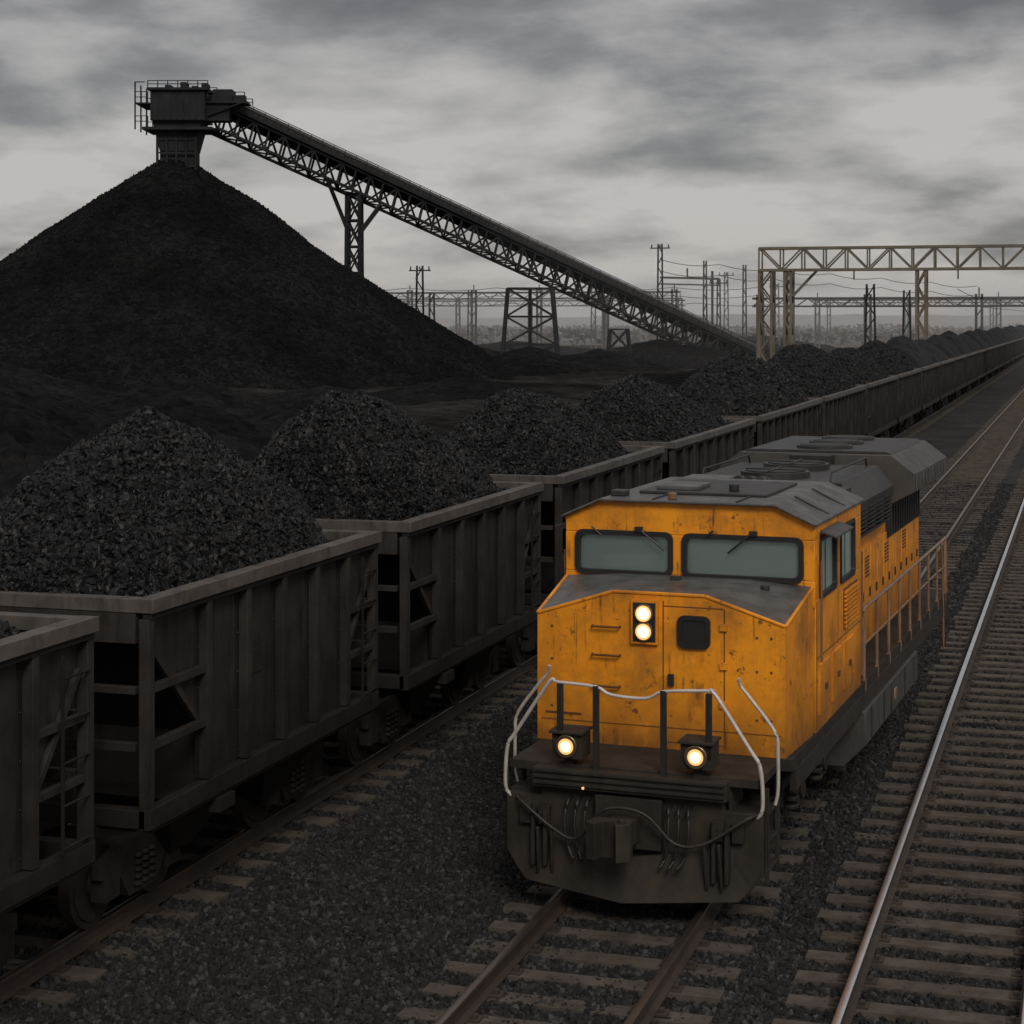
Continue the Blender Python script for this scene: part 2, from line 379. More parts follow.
# ------------------------------------------------------------------ wagons
def bogie(mb, cx, cy, hw=0.75, r=0.42, ab=0.62, k='under'):
    for sy in (-1, 1):
        y = cy + sy * ab
        mb.cyl((cx - hw, y, r), (cx + hw, y, r), 0.08, 'wheel', 10)
        for sx in (-1, 1):
            x = cx + sx * hw
            mb.cyl((x - 0.06, y, r), (x + 0.06, y, r), r, 'wheel', 32)
            mb.cyl((x + sx * 0.06, y, r), (x + sx * 0.075, y, r), r * 0.83, 'under', 28)
            mb.cyl((x + sx * 0.06, y, r), (x + sx * 0.16, y, r), 0.13, 'wheel', 14)
            mb.box(x + sx * 0.20 - 0.08, x + sx * 0.20 + 0.08, y - 0.14, y + 0.14, r - 0.13, r + 0.15, k)
    for sx in (-1, 1):
        x = cx + sx * (hw + 0.22)
        mb.prism([(cy - ab - 0.2, r + 0.1), (cy - ab - 0.2, r + 0.24), (cy - 0.4, r + 0.34), (cy + 0.4, r + 0.34), (cy + ab + 0.2, r + 0.24), (cy + ab + 0.2, r + 0.1), (cy + ab - 0.15, r + 0.06), (cy + 0.28, r - 0.2), (cy - 0.28, r - 0.2), (cy - ab + 0.15, r + 0.06)], 'x', x - 0.05, x + 0.05, k)
        for q in (-0.14, 0, 0.14):
            for i in range(5):
                mb.cyl((x + sx * 0.055, cy + q, r - 0.12 + i * 0.07), (x + sx * 0.055, cy + q, r - 0.08 + i * 0.07), 0.055, 'wheel', 10)
    mb.box(cx - hw - 0.25, cx + hw + 0.25, cy - 0.15, cy + 0.15, r + 0.05, r + 0.3, k)

def wagon(y0, y1, heap, nb=4, near=True, hx=0.0, hy=0.0, seed=0, dens=650, ev=2.3, pw=0.62, lmax=0.06):
    L = y1 - y0; e = empty('coal_hopper_wagon', (WX, y0, 0)); m = MB()
    W = 1.6; T = 3.24; B = 1.2; eb = 1.25 if near else 1.0; ee = L - 0.95
    for sx in (-1, 1):
        x = sx * W
        m.box(x - 0.09, x + 0.09, 0, L, T - 0.13, T, 'rim')
        m.box(x - sx * 0.03, x + sx * 0.06, 0.02, L - 0.02, T - 0.19, T - 0.13, 'wagondark')
    for y in (0.0, L - 0.16):
        m.box(-W + 0.09, W - 0.09, y, y + 0.16, T - 0.13, T - 0.004, 'rim')
    for sx in (-1, 1):
        x = sx * (W - 0.06); xi = x - sx * 0.03
        a, b = min(x, xi), max(x, xi)
        m.prism([(0.12, T - 0.13), (0.12, T - 0.42), (eb, B + 0.55), (eb, B), (ee, B), (ee, B + 0.55), (L - 0.12, T - 0.42), (L - 0.12, T - 0.13)], 'x', a, b, 'wagon')
        ox = sx * (W + 0.05); r0, r1 = min(x, ox), max(x, ox)
        for i in range(nb + 1):
            y = eb + (ee - eb) * i / nb
            m.box(r0, r1, y - 0.05, y + 0.05, B + 0.1, T - 0.19, 'wagon')
            m.box(min(x, x + sx * 0.012), max(x, x + sx * 0.012), y - 0.12, y + 0.12, B + 0.1, T - 0.2, 'wagondark')
            for zz in (B + 0.2, B + 0.6, B + 1.0, B + 1.4, T - 0.3):
                for yo in (-0.09, 0.09):
                    m.cyl((x + sx * 0.01, y + yo, zz), (x + sx * 0.022, y + yo, zz), 0.012, 'wagon', 6)
        m.box(r0, r1 + 0.004, 0.0, L, B - 0.10, B + 0.09, 'wagon')
        m.box(r0, r1 - 0.02, 0.1, L - 0.1, B - 0.14, B - 0.10, 'wagondark')
        for y in (0.0, L - 0.12):
            m.box(r0, r1 - 0.006, y + 0.003, y + 0.117, B + 0.09, T - 0.19, 'wagon')
        for z in ((B + 0.62, B + 1.15) if near else (B + 0.7,)):
            m.box(r0 + 0.02, r1 - 0.02, 0.12, eb - 0.055, z, z + 0.08, 'wagon')
            m.box(r0 + 0.02, r1 - 0.02, ee + 0.055, L - 0.12, z, z + 0.07, 'wagon')
        m.beam((x + sx * 0.03, 0.14, T - 0.45), (x + sx * 0.03, eb - 0.03, B + 0.60), 0.07, 0.05, 'wagon', up=(1, 0, 0))
        m.beam((x + sx * 0.03, L - 0.14, T - 0.45), (x + sx * 0.03, ee + 0.03, B + 0.60), 0.07, 0.05, 'wagon', up=(1, 0, 0))
        for i in range(5):
            z = B + 0.15 + i * 0.36
            m.cyl((ox + sx * 0.01, L - 0.55, z), (ox + sx * 0.01, L - 0.1, z), 0.013, 'wagondark', 6)
        m.box(min(ox, ox + sx * 0.02), max(ox, ox + sx * 0.02), L - 0.57, L - 0.53, B + 0.10, T - 0.25, 'wagondark')
        rnd = random.Random(seed + sx)
        for i in range(nb):
            if rnd.random() < 0.5: continue
            ya = eb + (ee - eb) * (i + 0.12) / nb; yb = eb + (ee - eb) * (i + rnd.uniform(0.4, 0.88)) / nb
            zz = B + rnd.uniform(0.3, 1.3)
            m.box(min(x, x + sx * 0.008), max(x, x + sx * 0.008), ya, yb, zz, zz + rnd.uniform(0.04, 0.4), 'wagon')
        m.box(r0 + 0.01, r1 + 0.03, eb + 0.15, eb + 0.5, B - 0.28, B - 0.14, 'wagondark')
    for a, b, sg in ((0.0, eb, 1), (L, ee, -1)):
        m.add([(-W + 0.09, a + sg * 0.14, T - 0.42), (W - 0.09, a + sg * 0.14, T - 0.42), (W - 0.09, b, B + 0.55), (-W + 0.09, b, B + 0.55),
               (-W + 0.09, a + sg * 0.18, T - 0.40), (W - 0.09, a + sg * 0.18, T - 0.40), (W - 0.09, b + sg * 0.04, B + 0.58), (-W + 0.09, b + sg * 0.04, B + 0.58)],
              [(0,1,2,3),(4,5,6,7),(0,1,5,4),(2,3,7,6),(1,2,6,5),(0,3,7,4)], 'wagondark')
        m.box(-W + 0.1, W - 0.1, min(a, a + sg * 0.12) + 0.01, max(a, a + sg * 0.12) - 0.01, T - 0.42, T - 0.13, 'wagon')
        m.box(-W, W, min(a, a + sg * 0.14), max(a, a + sg * 0.14), B - 0.09, B + 0.08, 'wagon')
        m.box(-W + 0.1, W - 0.1, min(a, a + sg * 0.09) + 0.004, max(a, a + sg * 0.09) - 0.004, B + 0.62, B + 0.70, 'wagon')
        m.box(-W + 0.1, W - 0.1, min(a, a + sg * 0.09) + 0.004, max(a, a + sg * 0.09) - 0.004, B + 1.15, B + 1.22, 'wagon')
        for x in (-0.8, 0.0, 0.8):
            m.box(x - 0.05, x + 0.05, min(a, a + sg * 0.1) + 0.012, max(a, a + sg * 0.1) - 0.012, B + 0.08, T - 0.42, 'wagon')
        m.box(-W + 0.1, W - 0.1, min(b, b + sg * 0.05), max(b, b + sg * 0.05), B - 0.1, B + 0.58, 'wagondark')
        m.box(-0.14, 0.14, min(a, a - sg * 0.42), max(a, a - sg * 0.42), 0.72, 0.98, 'under')
        m.box(-0.2, 0.2, min(a - sg * 0.3, a - sg * 0.5), max(a - sg * 0.3, a - sg * 0.5), 0.68, 1.0, 'under')
        m.tube([(0.35, a + sg * 0.1, 0.95), (0.4, a - sg * 0.1, 0.6), (0.3, a - sg * 0.35, 0.5)], 0.025, 'rubber')
    m.box(-0.25, 0.25, 0.05, L - 0.05, 0.85, 1.12, 'under')
    n = 2 if L < 8 else 3
    for i in range(n):
        c = L * (i + 0.5 + (0.12 if i == 0 else -0.12 if i == n - 1 else 0)) / n; hl = (L / n) * 0.36
        for sx in (-1, 1):
            m.loft([(sx * 0.3, c - hl, B), (sx * 1.45, c - hl, B), (sx * 1.45, c + hl, B), (sx * 0.3, c + hl, B)],
                   [(sx * 0.45, c - 0.25, 0.42), (sx * 1.05, c - 0.25, 0.42), (sx * 1.05, c + 0.25, 0.42), (sx * 0.45, c + 0.25, 0.42)], 'wagondark')
    m.box(-W + 0.12, W - 0.12, eb + 0.02, ee - 0.02, B - 0.08, B, 'wagondark')
    m.build('body', e, 0.008 if y0 < 45 else 0)
    t = MB(); bogie(t, 0, 1.05); bogie(t, 0, L - 1.05); t.build('bogies', e, 0)
    a = W - 0.1; bb = L / 2 - 0.12
    def hz(x, y):
        u = (x - hx * (1 - abs(x) / a)) / a
        yy = (y - L / 2) / bb; pk = hy / bb
        v = (yy - pk) / (1 - pk) if yy > pk else (yy - pk) / (1 + pk)
        r = (abs(u) ** 2.8 + abs(v) ** ev) ** (1 / 2.8)
        r2 = math.sqrt(r * r + 0.03) - 0.05
        s_ = max(0.0, 1.0 - r2)
        z = T - 0.17 + heap * 1.05 * (s_ ** pw)
        z += 0.20 * fbm(x * 0.8 + seed * 7, y * 0.7, seed, 5) * (1 - min(1, r) ** 4 * 0.6) + 0.07 * fbm(x * 4, y * 4, seed + 3, 4)
        return z
    q = 44 if y0 < 60 else 20
    c = grid_mesh('coal_load', 'coal', -a, a, q, 0.12, L - 0.12, int(q * L / 3.2), hz, e)
    if dens: scatter(c, M['lump'], dens, 0.014, lmax, seed + 10, 0.45, 1.3)
    return e

wagon(8.4, 14.42, 0.75, 4, True, 0, 1.0, 1, 600)
wagon(15.4, 21.2, 1.70, 4, True, 0.0, 0.1, 2, 850, 2.6, 0.66, 0.065)
wagon(22.2, 28.25, 1.80, 4, True, 0.1, -1.35, 3, 700, 2.6, 0.72, 0.065)
wagon(29.4, 37.0, 1.52, 5, True, 0.0, -0.8, 4, 420, 2.6, 0.78, 0.07)
wagon(38.1, 47.8, 1.50, 7, False, 0.0, -2.2, 5, 260, 2.7, 0.8, 0.075)
y = 48.9; i = 0
while y < 420:
    L = 11.5
    wagon(y, y + L, 1.65 + 0.18 * math.sin(i * 2.1), 9, False, 0.0, 1.5 * math.sin(i * 3.3), 6 + i, 120 if y < 90 else 0, 6.0, 0.7, 0.08)
    y += L + 0.9; i += 1

# ------------------------------------------------------------------ locomotive
loco = empty('diesel_locomotive', (-4.374, 18.005, 0), math.radians(-3.0))
W = 1.42
b = MB()
wf, wr2, zf, zr_, cf, cr2, ff, fr = 1.345, 1.40, 2.68, 2.93, 2.95, 2.985, 0.5, 0.75
b.add([(-wf, 1.07, 1.33), (wf, 1.07, 1.33), (wf, 1.07, zf), (ff, 1.07, cf), (-ff, 1.07, cf), (-wf, 1.07, zf)], [(0, 1, 2, 3, 4, 5)], 'orange')
for sx in (-1, 1):
    b.add([(sx * wf, 1.07, 1.33), (sx * wr2, 2.24, 1.33), (sx * wr2, 2.24, zr_), (sx * wf, 1.07, zf)], [(0, 1, 2, 3)], 'orange')
    b.patch((sx * wf, 1.07, zf), (sx * ff, 1.07, cf), (sx * fr, 2.24, cr2), (sx * wr2, 2.24, zr_), 8, 'roof')
    b.beam((sx * wf, 1.07, zf), (sx * wr2, 2.24, zr_), 0.035, 0.03, 'orange'); b.beam((sx * wf, 1.072, zf), (sx * ff, 1.072, cf), 0.03, 0.035, 'orange')
b.patch((-ff, 1.07, cf), (ff, 1.07, cf), (fr, 2.24, cr2), (-fr, 2.24, cr2), 4, 'roof')
b.beam((-ff, 1.072, cf), (ff, 1.072, cf), 0.03, 0.035, 'orange')
wl = (-1.27, -0.19); wr = (-0.03, 1.27); z0, z1 = 2.99, 3.43
y0, y1 = 2.24, 2.30
b.box(-W, W, y0, y1, 2.70, z0, 'orange')
b.box(-W, wl[0], y0, y1, z0, z1, 'orange'); b.box(wl[1], wr[0], y0, y1, z0, z1, 'orange'); b.box(wr[1], W, y0, y1, z0, z1, 'orange')
b.prism([(-W, z1), (W, z1), (W, 3.60), (1.0, 3.80), (-1.0, 3.80), (-W, 3.60)], 'y', y0, y1, 'orange')
for sx in (-1, 1):
    a, c = sorted((sx * W, sx * (W - 0.06)))
    b.box(a, c, y1, 5.15, 1.33, 2.78, 'orange')
    b.box(a, c, y1, 2.50, 2.78, 3.60, 'orange'); b.box(a, c, 3.45, 3.75, 2.78, 3.42, 'orange'); b.box(a, c, 4.65, 5.15, 2.78, 3.42, 'orange')
    b.box(a, c, 2.50, 5.15, 3.42, 3.60, 'orange')
b.box(-W + 0.06, W - 0.06, 5.09, 5.15, 1.33, 3.60, 'interior')
b.prism([(-W, 3.6), (W, 3.6), (1.0, 3.79), (-1.0, 3.79)], 'y', 5.05, 5.15, 'orange')
b.box(-W + 0.06, W - 0.06, y1, 5.09, 1.33, 1.5, 'console')
def roofprof(o): return [(-W - 0.03, 3.585), (-W - 0.03, 3.615), (-1.0, 3.815 + o), (1.0, 3.815 + o), (W + 0.03, 3.615), (W + 0.03, 3.585), (1.0, 3.785), (-1.0, 3.785)]
b.prism(roofprof(0.0), 'y', 2.16, 5.22, 'roof')
b.box(-0.75, 0.75, 2.9, 4.6, 3.815, 3.85, 'darkbox')
b.box(-0.6, -0.1, 3.1, 3.7, 3.85, 3.90, 'roof')
b.cyl((0.3, 3.2, 3.85), (0.3, 3.2, 3.93), 0.06, 'darkbox')
b.box(-0.97, -0.8, 2.5, 2.7, 3.815, 3.88, 'darkbox')
b.cyl((-0.2, 2.35, 3.815), (-0.2, 2.35, 3.89), 0.05, 'railpaint')
for x in (-0.4, 0.55): b.box(x, x + 0.02, 2.2, 2.88, 3.815, 3.835, 'darkbox')
for y in (3.1, 4.1): 
    b.beam((1.02, y, 3.825), (W, y, 3.632), 0.025, 0.02, 'darkbox')
b.build('cab', loco, 0.014)

w = MB()
for (a, c) in (wl, wr):
    w.ring('y', a - 0.03, c + 0.03, z0 - 0.03, z1 + 0.03, 2.205, 2.32, 0.055, 0.09, 'rubber')
    w.box(a + 0.01, c - 0.01, 2.265, 2.272, z0 + 0.01, z1 - 0.01, 'glass')
for sx in (-1, 1):
    for (a, c) in ((2.50, 3.45), (3.75, 4.65)):
        xa, xb = sorted((sx * (W - 0.08), sx * (W + 0.02)))
        w.ring('x', a - 0.02, c + 0.02, 2.76, 3.44, xa, xb, 0.05, 0.06, 'rubber')
        xa, xb = sorted((sx * (W - 0.035), sx * (W - 0.028)))
        w.box(xa, xb, a + 0.02, c - 0.02, 2.8, 3.4, 'glass')
        w.box(xa - 0.005, xb + 0.005, (a + c) / 2 - 0.015, (a + c) / 2 + 0.015, 2.8, 3.4, 'rubber')
w.ring('y', 0.21, 0.56, 2.40, 2.74, 1.03, 1.09, 0.045, 0.07, 'rubber'); w.box(0.25, 0.52, 1.045, 1.06, 2.44, 2.70, 'rubber')
for (x, d) in ((-0.55, 0.3), (0.75, -0.28)):
    w.tube([(x, 2.19, 3.49), (x + d * 0.5, 2.18, 3.38), (x + d, 2.19, 3.26)], 0.012, 'rubber', 6, 3)
    w.box(x - 0.04, x + 0.04, 2.17, 2.24, 3.46, 3.51, 'rubber')
for x, d in ((-1.1, 0.12), (0.3, -0.1)):
    w.tube([(x, 2.19, 3.50), (x + d, 2.19, 3.40)], 0.010, 'rubber', 6, 1)
w.build('windows', loco)
it = MB()
it.box(-1.3, 1.3, 2.45, 2.9, 2.5, 2.99, 'console'); it.box(-1.1, -0.5, 2.6, 2.85, 2.99, 3.15, 'interior'); it.box(0.5, 0.9, 2.6, 2.8, 2.99, 3.10, 'console')
for x in (-0.8, 0.8):
    it.box(x - 0.25, x + 0.25, 3.4, 3.55, 2.3, 3.12, 'console'); it.box(x - 0.16, x + 0.16, 3.42, 3.52, 3.15, 3.32, 'console')
it.box(-1.35, 1.35, 3.7, 3.75, 1.6, 3.58, 'interior'); it.box(-0.3, 0.3, 3.66, 3.7, 2.0, 3.35, 'interior'); it.box(0.6, 1.1, 3.65, 3.7, 3.15, 3.4, 'console')
it.build('cab_interior', loco, 0.01)

d = MB()
F = 1.07
d.box(-0.29, 0.005, F - 0.05, F + 0.02, 2.42, 2.88, 'orange'); d.box(-0.265, -0.02, F - 0.056, F - 0.048, 2.445, 2.855, 'black')
for z in (2.745, 2.555):
    d.cyl((-0.142, F - 0.085, z), (-0.142, F - 0.05, z), 0.100, 'chrome', 28)
    d.cyl((-0.142, F - 0.090, z), (-0.142, F - 0.084, z), 0.084, 'lamp_rim', 28)
    d.cyl((-0.142, F - 0.096, z), (-0.142, F - 0.089, z), 0.062, 'lamp', 28)
for x in (0.045, 0.70): d.box(x, x + 0.012, F - 0.004, F + 0.01, 1.38, 2.88 if x < 0.5 else 2.82, 'seam')
d.box(0.057, 0.70, F - 0.004, F + 0.01, 1.40, 1.412, 'seam'); d.box(0.057, 0.70, F - 0.004, F + 0.01, 2.82, 2.83, 'seam')
d.box(-1.3, 1.3, F - 0.004, F + 0.01, 1.55, 1.560, 'seam')
for z in (2.2, 1.8, 2.6): d.box(0.66, 0.74, F - 0.03, F, z, z + 0.07, 'orange')
d.box(0.11, 0.17, F - 0.04, F, 2.0, 2.12, 'darkbox')
for z in (2.58, 2.28, 1.95):
    d.tube([(-0.72, F, z), (-0.72, F - 0.06, z), (-0.42, F - 0.06, z), (-0.42, F, z)], 0.013, 'seam', 6, 1)
for x in (-1.18, 1.05, 1.2):
    for z in (1.7, 2.2, 2.55): d.cyl((x, F - 0.008, z), (x, F, z), 0.014, 'seam', 8)
d.box(-1.25, -0.85, F - 0.008, F + 0.01, 1.62, 1.64, 'seam')
for sx in (-1, 1):
    def sb(ya, yb, za, zb, t, k):
        xa, xb = sorted((sx * (W - 0.01), sx * (W + t))); d.box(xa, xb, ya, yb, za, zb, k)
    for i in range(3):
        sb(2.45 + i * 0.75, 2.45 + i * 0.75 + 0.66, 1.5, 2.05, 0.018, 'orange')
        sb(2.45 + i * 0.75 + 0.28, 2.45 + i * 0.75 + 0.38, 1.74, 1.80, 0.035, 'seam')
    sb(2.33, 2.345, 1.36, 2.75, 0.004, 'seam'); sb(3.6, 3.612, 2.1, 3.58, 0.004, 'seam'); sb(2.35, 5.1, 2.13, 2.142, 0.004, 'seam')
    sb(3.95, 4.85, 2.2, 2.68, 0.01, 'seam')
    for i in range(9): sb(3.97, 4.83, 2.22 + i * 0.05, 2.25 + i * 0.05, 0.035, 'orange')
    d.add([(sx * (W + .02), 2.45, 3.50), (sx * (W + .20), 2.45, 3.44), (sx * (W + .20), 3.5, 3.44), (sx * (W + .02), 3.5, 3.50), (sx * (W + .02), 2.45, 3.52), (sx * (W + .20), 2.45, 3.46), (sx * (W + .20), 3.5, 3.46), (sx * (W + .02), 3.5, 3.52)],
          [(0,1,2,3),(4,5,6,7),(0,1,5,4),(2,3,7,6),(1,2,6,5),(0,3,7,4)], 'tank')
    d.cyl((sx * (W + 0.05), 2.36, 2.1), (sx * (W + 0.05), 2.36, 3.2), 0.014, 'railpaint', 6)
    d.cyl((sx * (W + 0.05), 4.95, 1.5), (sx * (W + 0.05), 4.95, 3.0), 0.014, 'railpaint', 6)
d.box(-0.1, 0.0, 1.9, 2.0, 2.97, 3.02, 'darkbox'); d.cyl((0.95, 1.9, 2.9), (0.95, 1.9, 2.97), 0.05, 'darkbox')
d.build('nose_details', loco, 0.005)

p = MB()
p.box(-1.30, 1.30, 0.10, 1.066, 1.24, 1.33, 'plow')
p.box(-1.0, 1.0, -0.06, 0.10, 1.12, 1.31, 'plow')
p.prism([(-1.15, 0.16), (1.15, 0.16), (1.32, 0.42), (1.32, 1.0), (0.95, 1.0), (0.90, 1.22), (-0.90, 1.22), (-0.95, 1.0), (-1.32, 1.0), (-1.32, 0.42)], 'y', 0.06, 0.16, 'plow')
vp = [(-1.33, 0.10, 0.98), (-1.33, 0.10, 0.38), (-1.1, 0.02, 0.14), (0, -0.28, 0.10), (1.1, 0.02, 0.14), (1.33, 0.10, 0.38), (1.33, 0.10, 0.98), (0.75, 0.02, 0.60), (0, -0.08, 0.50), (-0.75, 0.02, 0.60)]
vb = [(x, y + 0.05, z) for x, y, z in vp]
n = len(vp)
p.add(vp + vb, [(0,1,2,9),(9,2,3,8),(8,3,4,7),(7,4,5,6),(n,n+1,n+2,n+9),(n+9,n+2,n+3,n+8),(n+8,n+3,n+4,n+7),(n+7,n+4,n+5,n+6)] + [(i, (i+1) % n, n+(i+1) % n, n+i) for i in range(n)], 'plow')
for z in (1.15, 1.21, 1.27): p.box(-0.98, 0.98, -0.085, -0.06, z, z + 0.03, 'under')
p.box(-0.34, 0.34, -0.05, 0.06, 0.58, 1.08, 'under')
p.box(-0.13, 0.13, -0.45, -0.05, 0.68, 0.92, 'plow')
p.prism([(-0.2, -0.45), (0.17, -0.45), (0.2, -0.62), (0.08, -0.72), (0.02, -0.58), (-0.1, -0.56), (-0.14, -0.7), (-0.24, -0.66)], 'z', 0.62, 0.98, 'plow')
p.cyl((0.1, -0.6, 0.6), (0.1, -0.6, 1.02), 0.035, 'wheel', 10)
for x in (-0.52, -0.42, 0.42, 0.52, 0.62, -0.62):
    p.tube([(x, 0.06, 1.02), (x, -0.06, 1.0), (x * 1.03, -0.12, 0.8), (x * 0.96, -0.12, 0.55), (x * 0.85, -0.16, 0.45)], 0.018, 'rubber', 7, 4)
p.tube([(-1.2, 0.04, 0.98), (-1.1, -0.08, 0.95), (-0.75, -0.12, 0.72), (-0.5, -0.14, 0.66), (-0.2, -0.2, 0.98), (0.2, -0.2, 0.98), (0.5, -0.14, 0.7), (0.8, -0.12, 0.72), (1.2, -0.08, 0.98), (1.28, 0.04, 1.0)], 0.018, 'wheel', 7, 5)
for x in (-0.9, 0.9, -1.1, 1.1): p.box(x - 0.06, x + 0.06, -0.01, 0.07, 0.72, 0.92, 'under')
for x in (-0.95, -0.8, 0.8, 0.95):
    p.cyl((x, -0.03, 0.25), (x * 0.98, -0.1, 0.72), 0.018, 'wheel', 6)
for x in (-1.0, -0.87, 0.87, 1.0): p.box(x - 0.02, x + 0.02, -0.06, 0.08, 0.32, 0.86, 'under')
for sx in (-1, 1):
    for z in (0.4, 0.68, 0.96):
        a, c = sorted((sx * 1.0, sx * 1.36)); p.box(a, c, 0.16, 0.62, z, z + 0.035, 'under')
    a, c = sorted((sx * 1.33, sx * 1.37)); p.box(a, c, 0.62, 0.68, 0.3, 1.24, 'under'); p.box(a, c, 0.15, 0.2, 0.3, 1.24, 'under')
    p.box(min(sx*1.0, sx*0.97), max(sx*1.0, sx*0.97), 0.16, 0.66, 0.3, 1.24, 'under')
p.build('pilot', loco, 0.01)

l = MB()
for x, sx in ((-0.66, -1), (0.68, 1)):
    l.box(x - 0.16, x + 0.16, 0.02, 0.30, 1.40, 1.66, 'plow'); l.box(x - 0.05, x + 0.05, 0.1, 0.2, 1.33, 1.40, 'under')
    l.box(x - 0.18, x + 0.18, -0.03, 0.32, 1.655, 1.68, 'plow')
    l.cyl((x, -0.02, 1.53), (x, 0.02, 1.53), 0.115, 'chrome', 24)
    l.cyl((x, -0.026, 1.53), (x, -0.019, 1.53), 0.080, 'lamp_rim', 24); l.cyl((x, -0.032, 1.53), (x, -0.025, 1.53), 0.055, 'lamp', 24)
l.cyl((-0.45, 0.06, 1.15), (-0.45, -0.1, 1.15), 0.025, 'wheel'); l.cyl((-0.45, -0.112, 1.15), (-0.45, -0.1, 1.15), 0.014, 'lamp_rim')
l.build('ditch_lights', loco, 0.008)

h = MB()
zt = 2.14
for x in (-0.74, -0.36, 0.34, 0.80):
    h.box(x - 0.028, x + 0.028, 0.02, 0.07, 1.25 if abs(x) < 0.6 else 1.5, zt + 0.01, 'black')
h.tube([(-0.80, 0.045, zt + 0.03), (-0.74, 0.045, zt + 0.02), (-0.36, 0.045, zt), (-0.2, 0.045, zt - 0.07), (0.16, 0.045, zt - 0.08), (0.34, 0.045, zt), (0.80, 0.045, zt + 0.04), (0.86, 0.045, zt + 0.05)], 0.017, 'silver', 8, 4)
for sx in (-1, 1):
    h.tube([(sx * 0.80, 0.045, zt + 0.03), (sx * 0.87, 0.045, zt), (sx * 1.22, 0.05, 1.62), (sx * 1.30, 0.05, 1.5), (sx * 1.33, 0.06, 1.3), (sx * 1.33, 0.06, 1.05), (sx * 1.27, 0.08, 0.96)], 0.020, 'silver', 8, 5)
    h.tube([(sx * 1.0, 0.46, zt + 0.10), (sx * 1.02, 0.48, zt + 0.02), (sx * 1.12, 0.48, zt - 0.10), (sx * 1.36, 0.5, 1.72), (sx * 1.39, 0.5, 1.5), (sx * 1.39, 0.5, 1.15), (sx * 1.36, 0.5, 1.0)], 0.018, 'silver', 8, 5)
h.build('front_handrails', loco)

q = MB()
HW = 1.02
q.prism([(-HW, 1.34), (HW, 1.34), (HW, 3.38), (0.72, 3.60), (-0.72, 3.60), (-HW, 3.38)], 'y', 5.15, 13.05, 'orange')
q.box(-0.70, 0.70, 5.22, 12.9, 3.602, 3.63, 'roof')
q.box(-1.42, 1.42, 1.07, 13.5, 1.20, 1.328, 'under')
for sx in (-1, 1):
    a, c = sorted((sx * 1.36, sx * 1.43)); q.box(a, c, 1.2, 13.45, 0.98, 1.2, 'plow')
q.box(-0.5, 0.5, 0.3, 13.3, 0.75, 1.2, 'under')
q.box(-1.14, 1.14, 5.24, 6.1, 2.75, 3.68, 'darkbox')
q.prism([(-1.16, 2.95), (1.16, 2.95), (1.22, 3.45), (1.0, 3.72), (-1.0, 3.72), (-1.22, 3.45)], 'y', 6.12, 9.1, 'darkbox')
for sx in (-1, 1):
    for i in range(4):
        for j in range(7):
            a, c = sorted((sx * 1.15, sx * 1.225)); q.box(a, c, 6.3 + i * 0.68, 6.86 + i * 0.68, 3.0 + j * 0.055, 3.025 + j * 0.055, 'black')
    y = 5.35; i = 0
    while y < 12.4:
        a, c = sorted((sx * (HW - 0.01), sx * (HW + 0.022))); q.box(a, c, y, y + 0.52, 1.42, 2.72, 'orange')
        a, c = sorted((sx * (HW + 0.02), sx * (HW + 0.04))); q.box(a, c, y + 0.42, y + 0.47, 2.0, 2.12, 'black')
        if i % 3 == 1:
            for j in range(6): 
                a, c = sorted((sx * (HW + 0.02), sx * (HW + 0.034))); q.box(a, c, y + 0.06, y + 0.38, 2.3 + j * 0.05, 2.325 + j * 0.05, 'seam')
        y += 0.57; i += 1
    a, c = sorted((sx * (HW - 0.01), sx * (HW + 0.03))); q.box(a, c, 9.6, 13.0, 2.62, 3.1, 'black')
    for i in range(14):
        a, c = sorted((sx * (HW + 0.03), sx * (HW + 0.05))); q.box(a, c, 9.65 + i * 0.24, 9.68 + i * 0.24, 2.64, 3.08, 'darkbox')
q.prism([(-1.05, 3.1), (1.05, 3.1), (1.46, 3.32), (1.46, 3.58), (1.12, 3.84), (-1.12, 3.84), (-1.46, 3.58), (-1.46, 3.32)], 'y', 9.5, 13.1, 'tank')
q.prism([(-1.10, 3.842), (1.10, 3.842), (1.02, 3.88), (-1.02, 3.88)], 'y', 9.7, 12.9, 'darkbox')
for sx in (-1, 1):
    for i in range(10):
        y = 9.6 + i * 0.35; a, c = sorted((sx * 1.46, sx * 1.475)); q.box(a, c, y, y + 0.02, 3.34, 3.56, 'roof')
for y in (6.8, 8.2):
    q.cyl((0, y, 3.7), (0, y, 3.80), 0.46, 'darkbox', 28); q.cyl((0, y, 3.80), (0, y, 3.815), 0.40, 'black', 28)
    q.box(-0.4, 0.4, y - 0.015, y + 0.015, 3.815, 3.83, 'darkbox'); q.box(-0.015, 0.015, y - 0.4, y + 0.4, 3.816, 3.831, 'darkbox')
for y in (10.3, 11.3, 12.3):
    q.cyl((0, y, 3.87), (0, y, 3.92), 0.42, 'darkbox', 28); q.cyl((0, y, 3.92), (0, y, 3.93), 0.37, 'black', 28)
q.box(-0.3, 0.3, 9.12, 9.48, 3.62, 3.84, 'black')
q.box(-0.9, -0.3, 5.4, 5.9, 3.68, 3.80, 'roof'); q.box(0.2, 0.9, 5.35, 6.0, 3.68, 3.73, 'roof')
for i, x in enumerate((-0.15, 0.0, 0.15)):
    q.cyl((x, 5.6, 3.8), (x, 5.3 - 0.04 * i, 3.8), 0.02, 'darkbox', 8, 0.055)
q.box(-0.2, 0.2, 5.55, 5.65, 3.68, 3.8, 'darkbox')
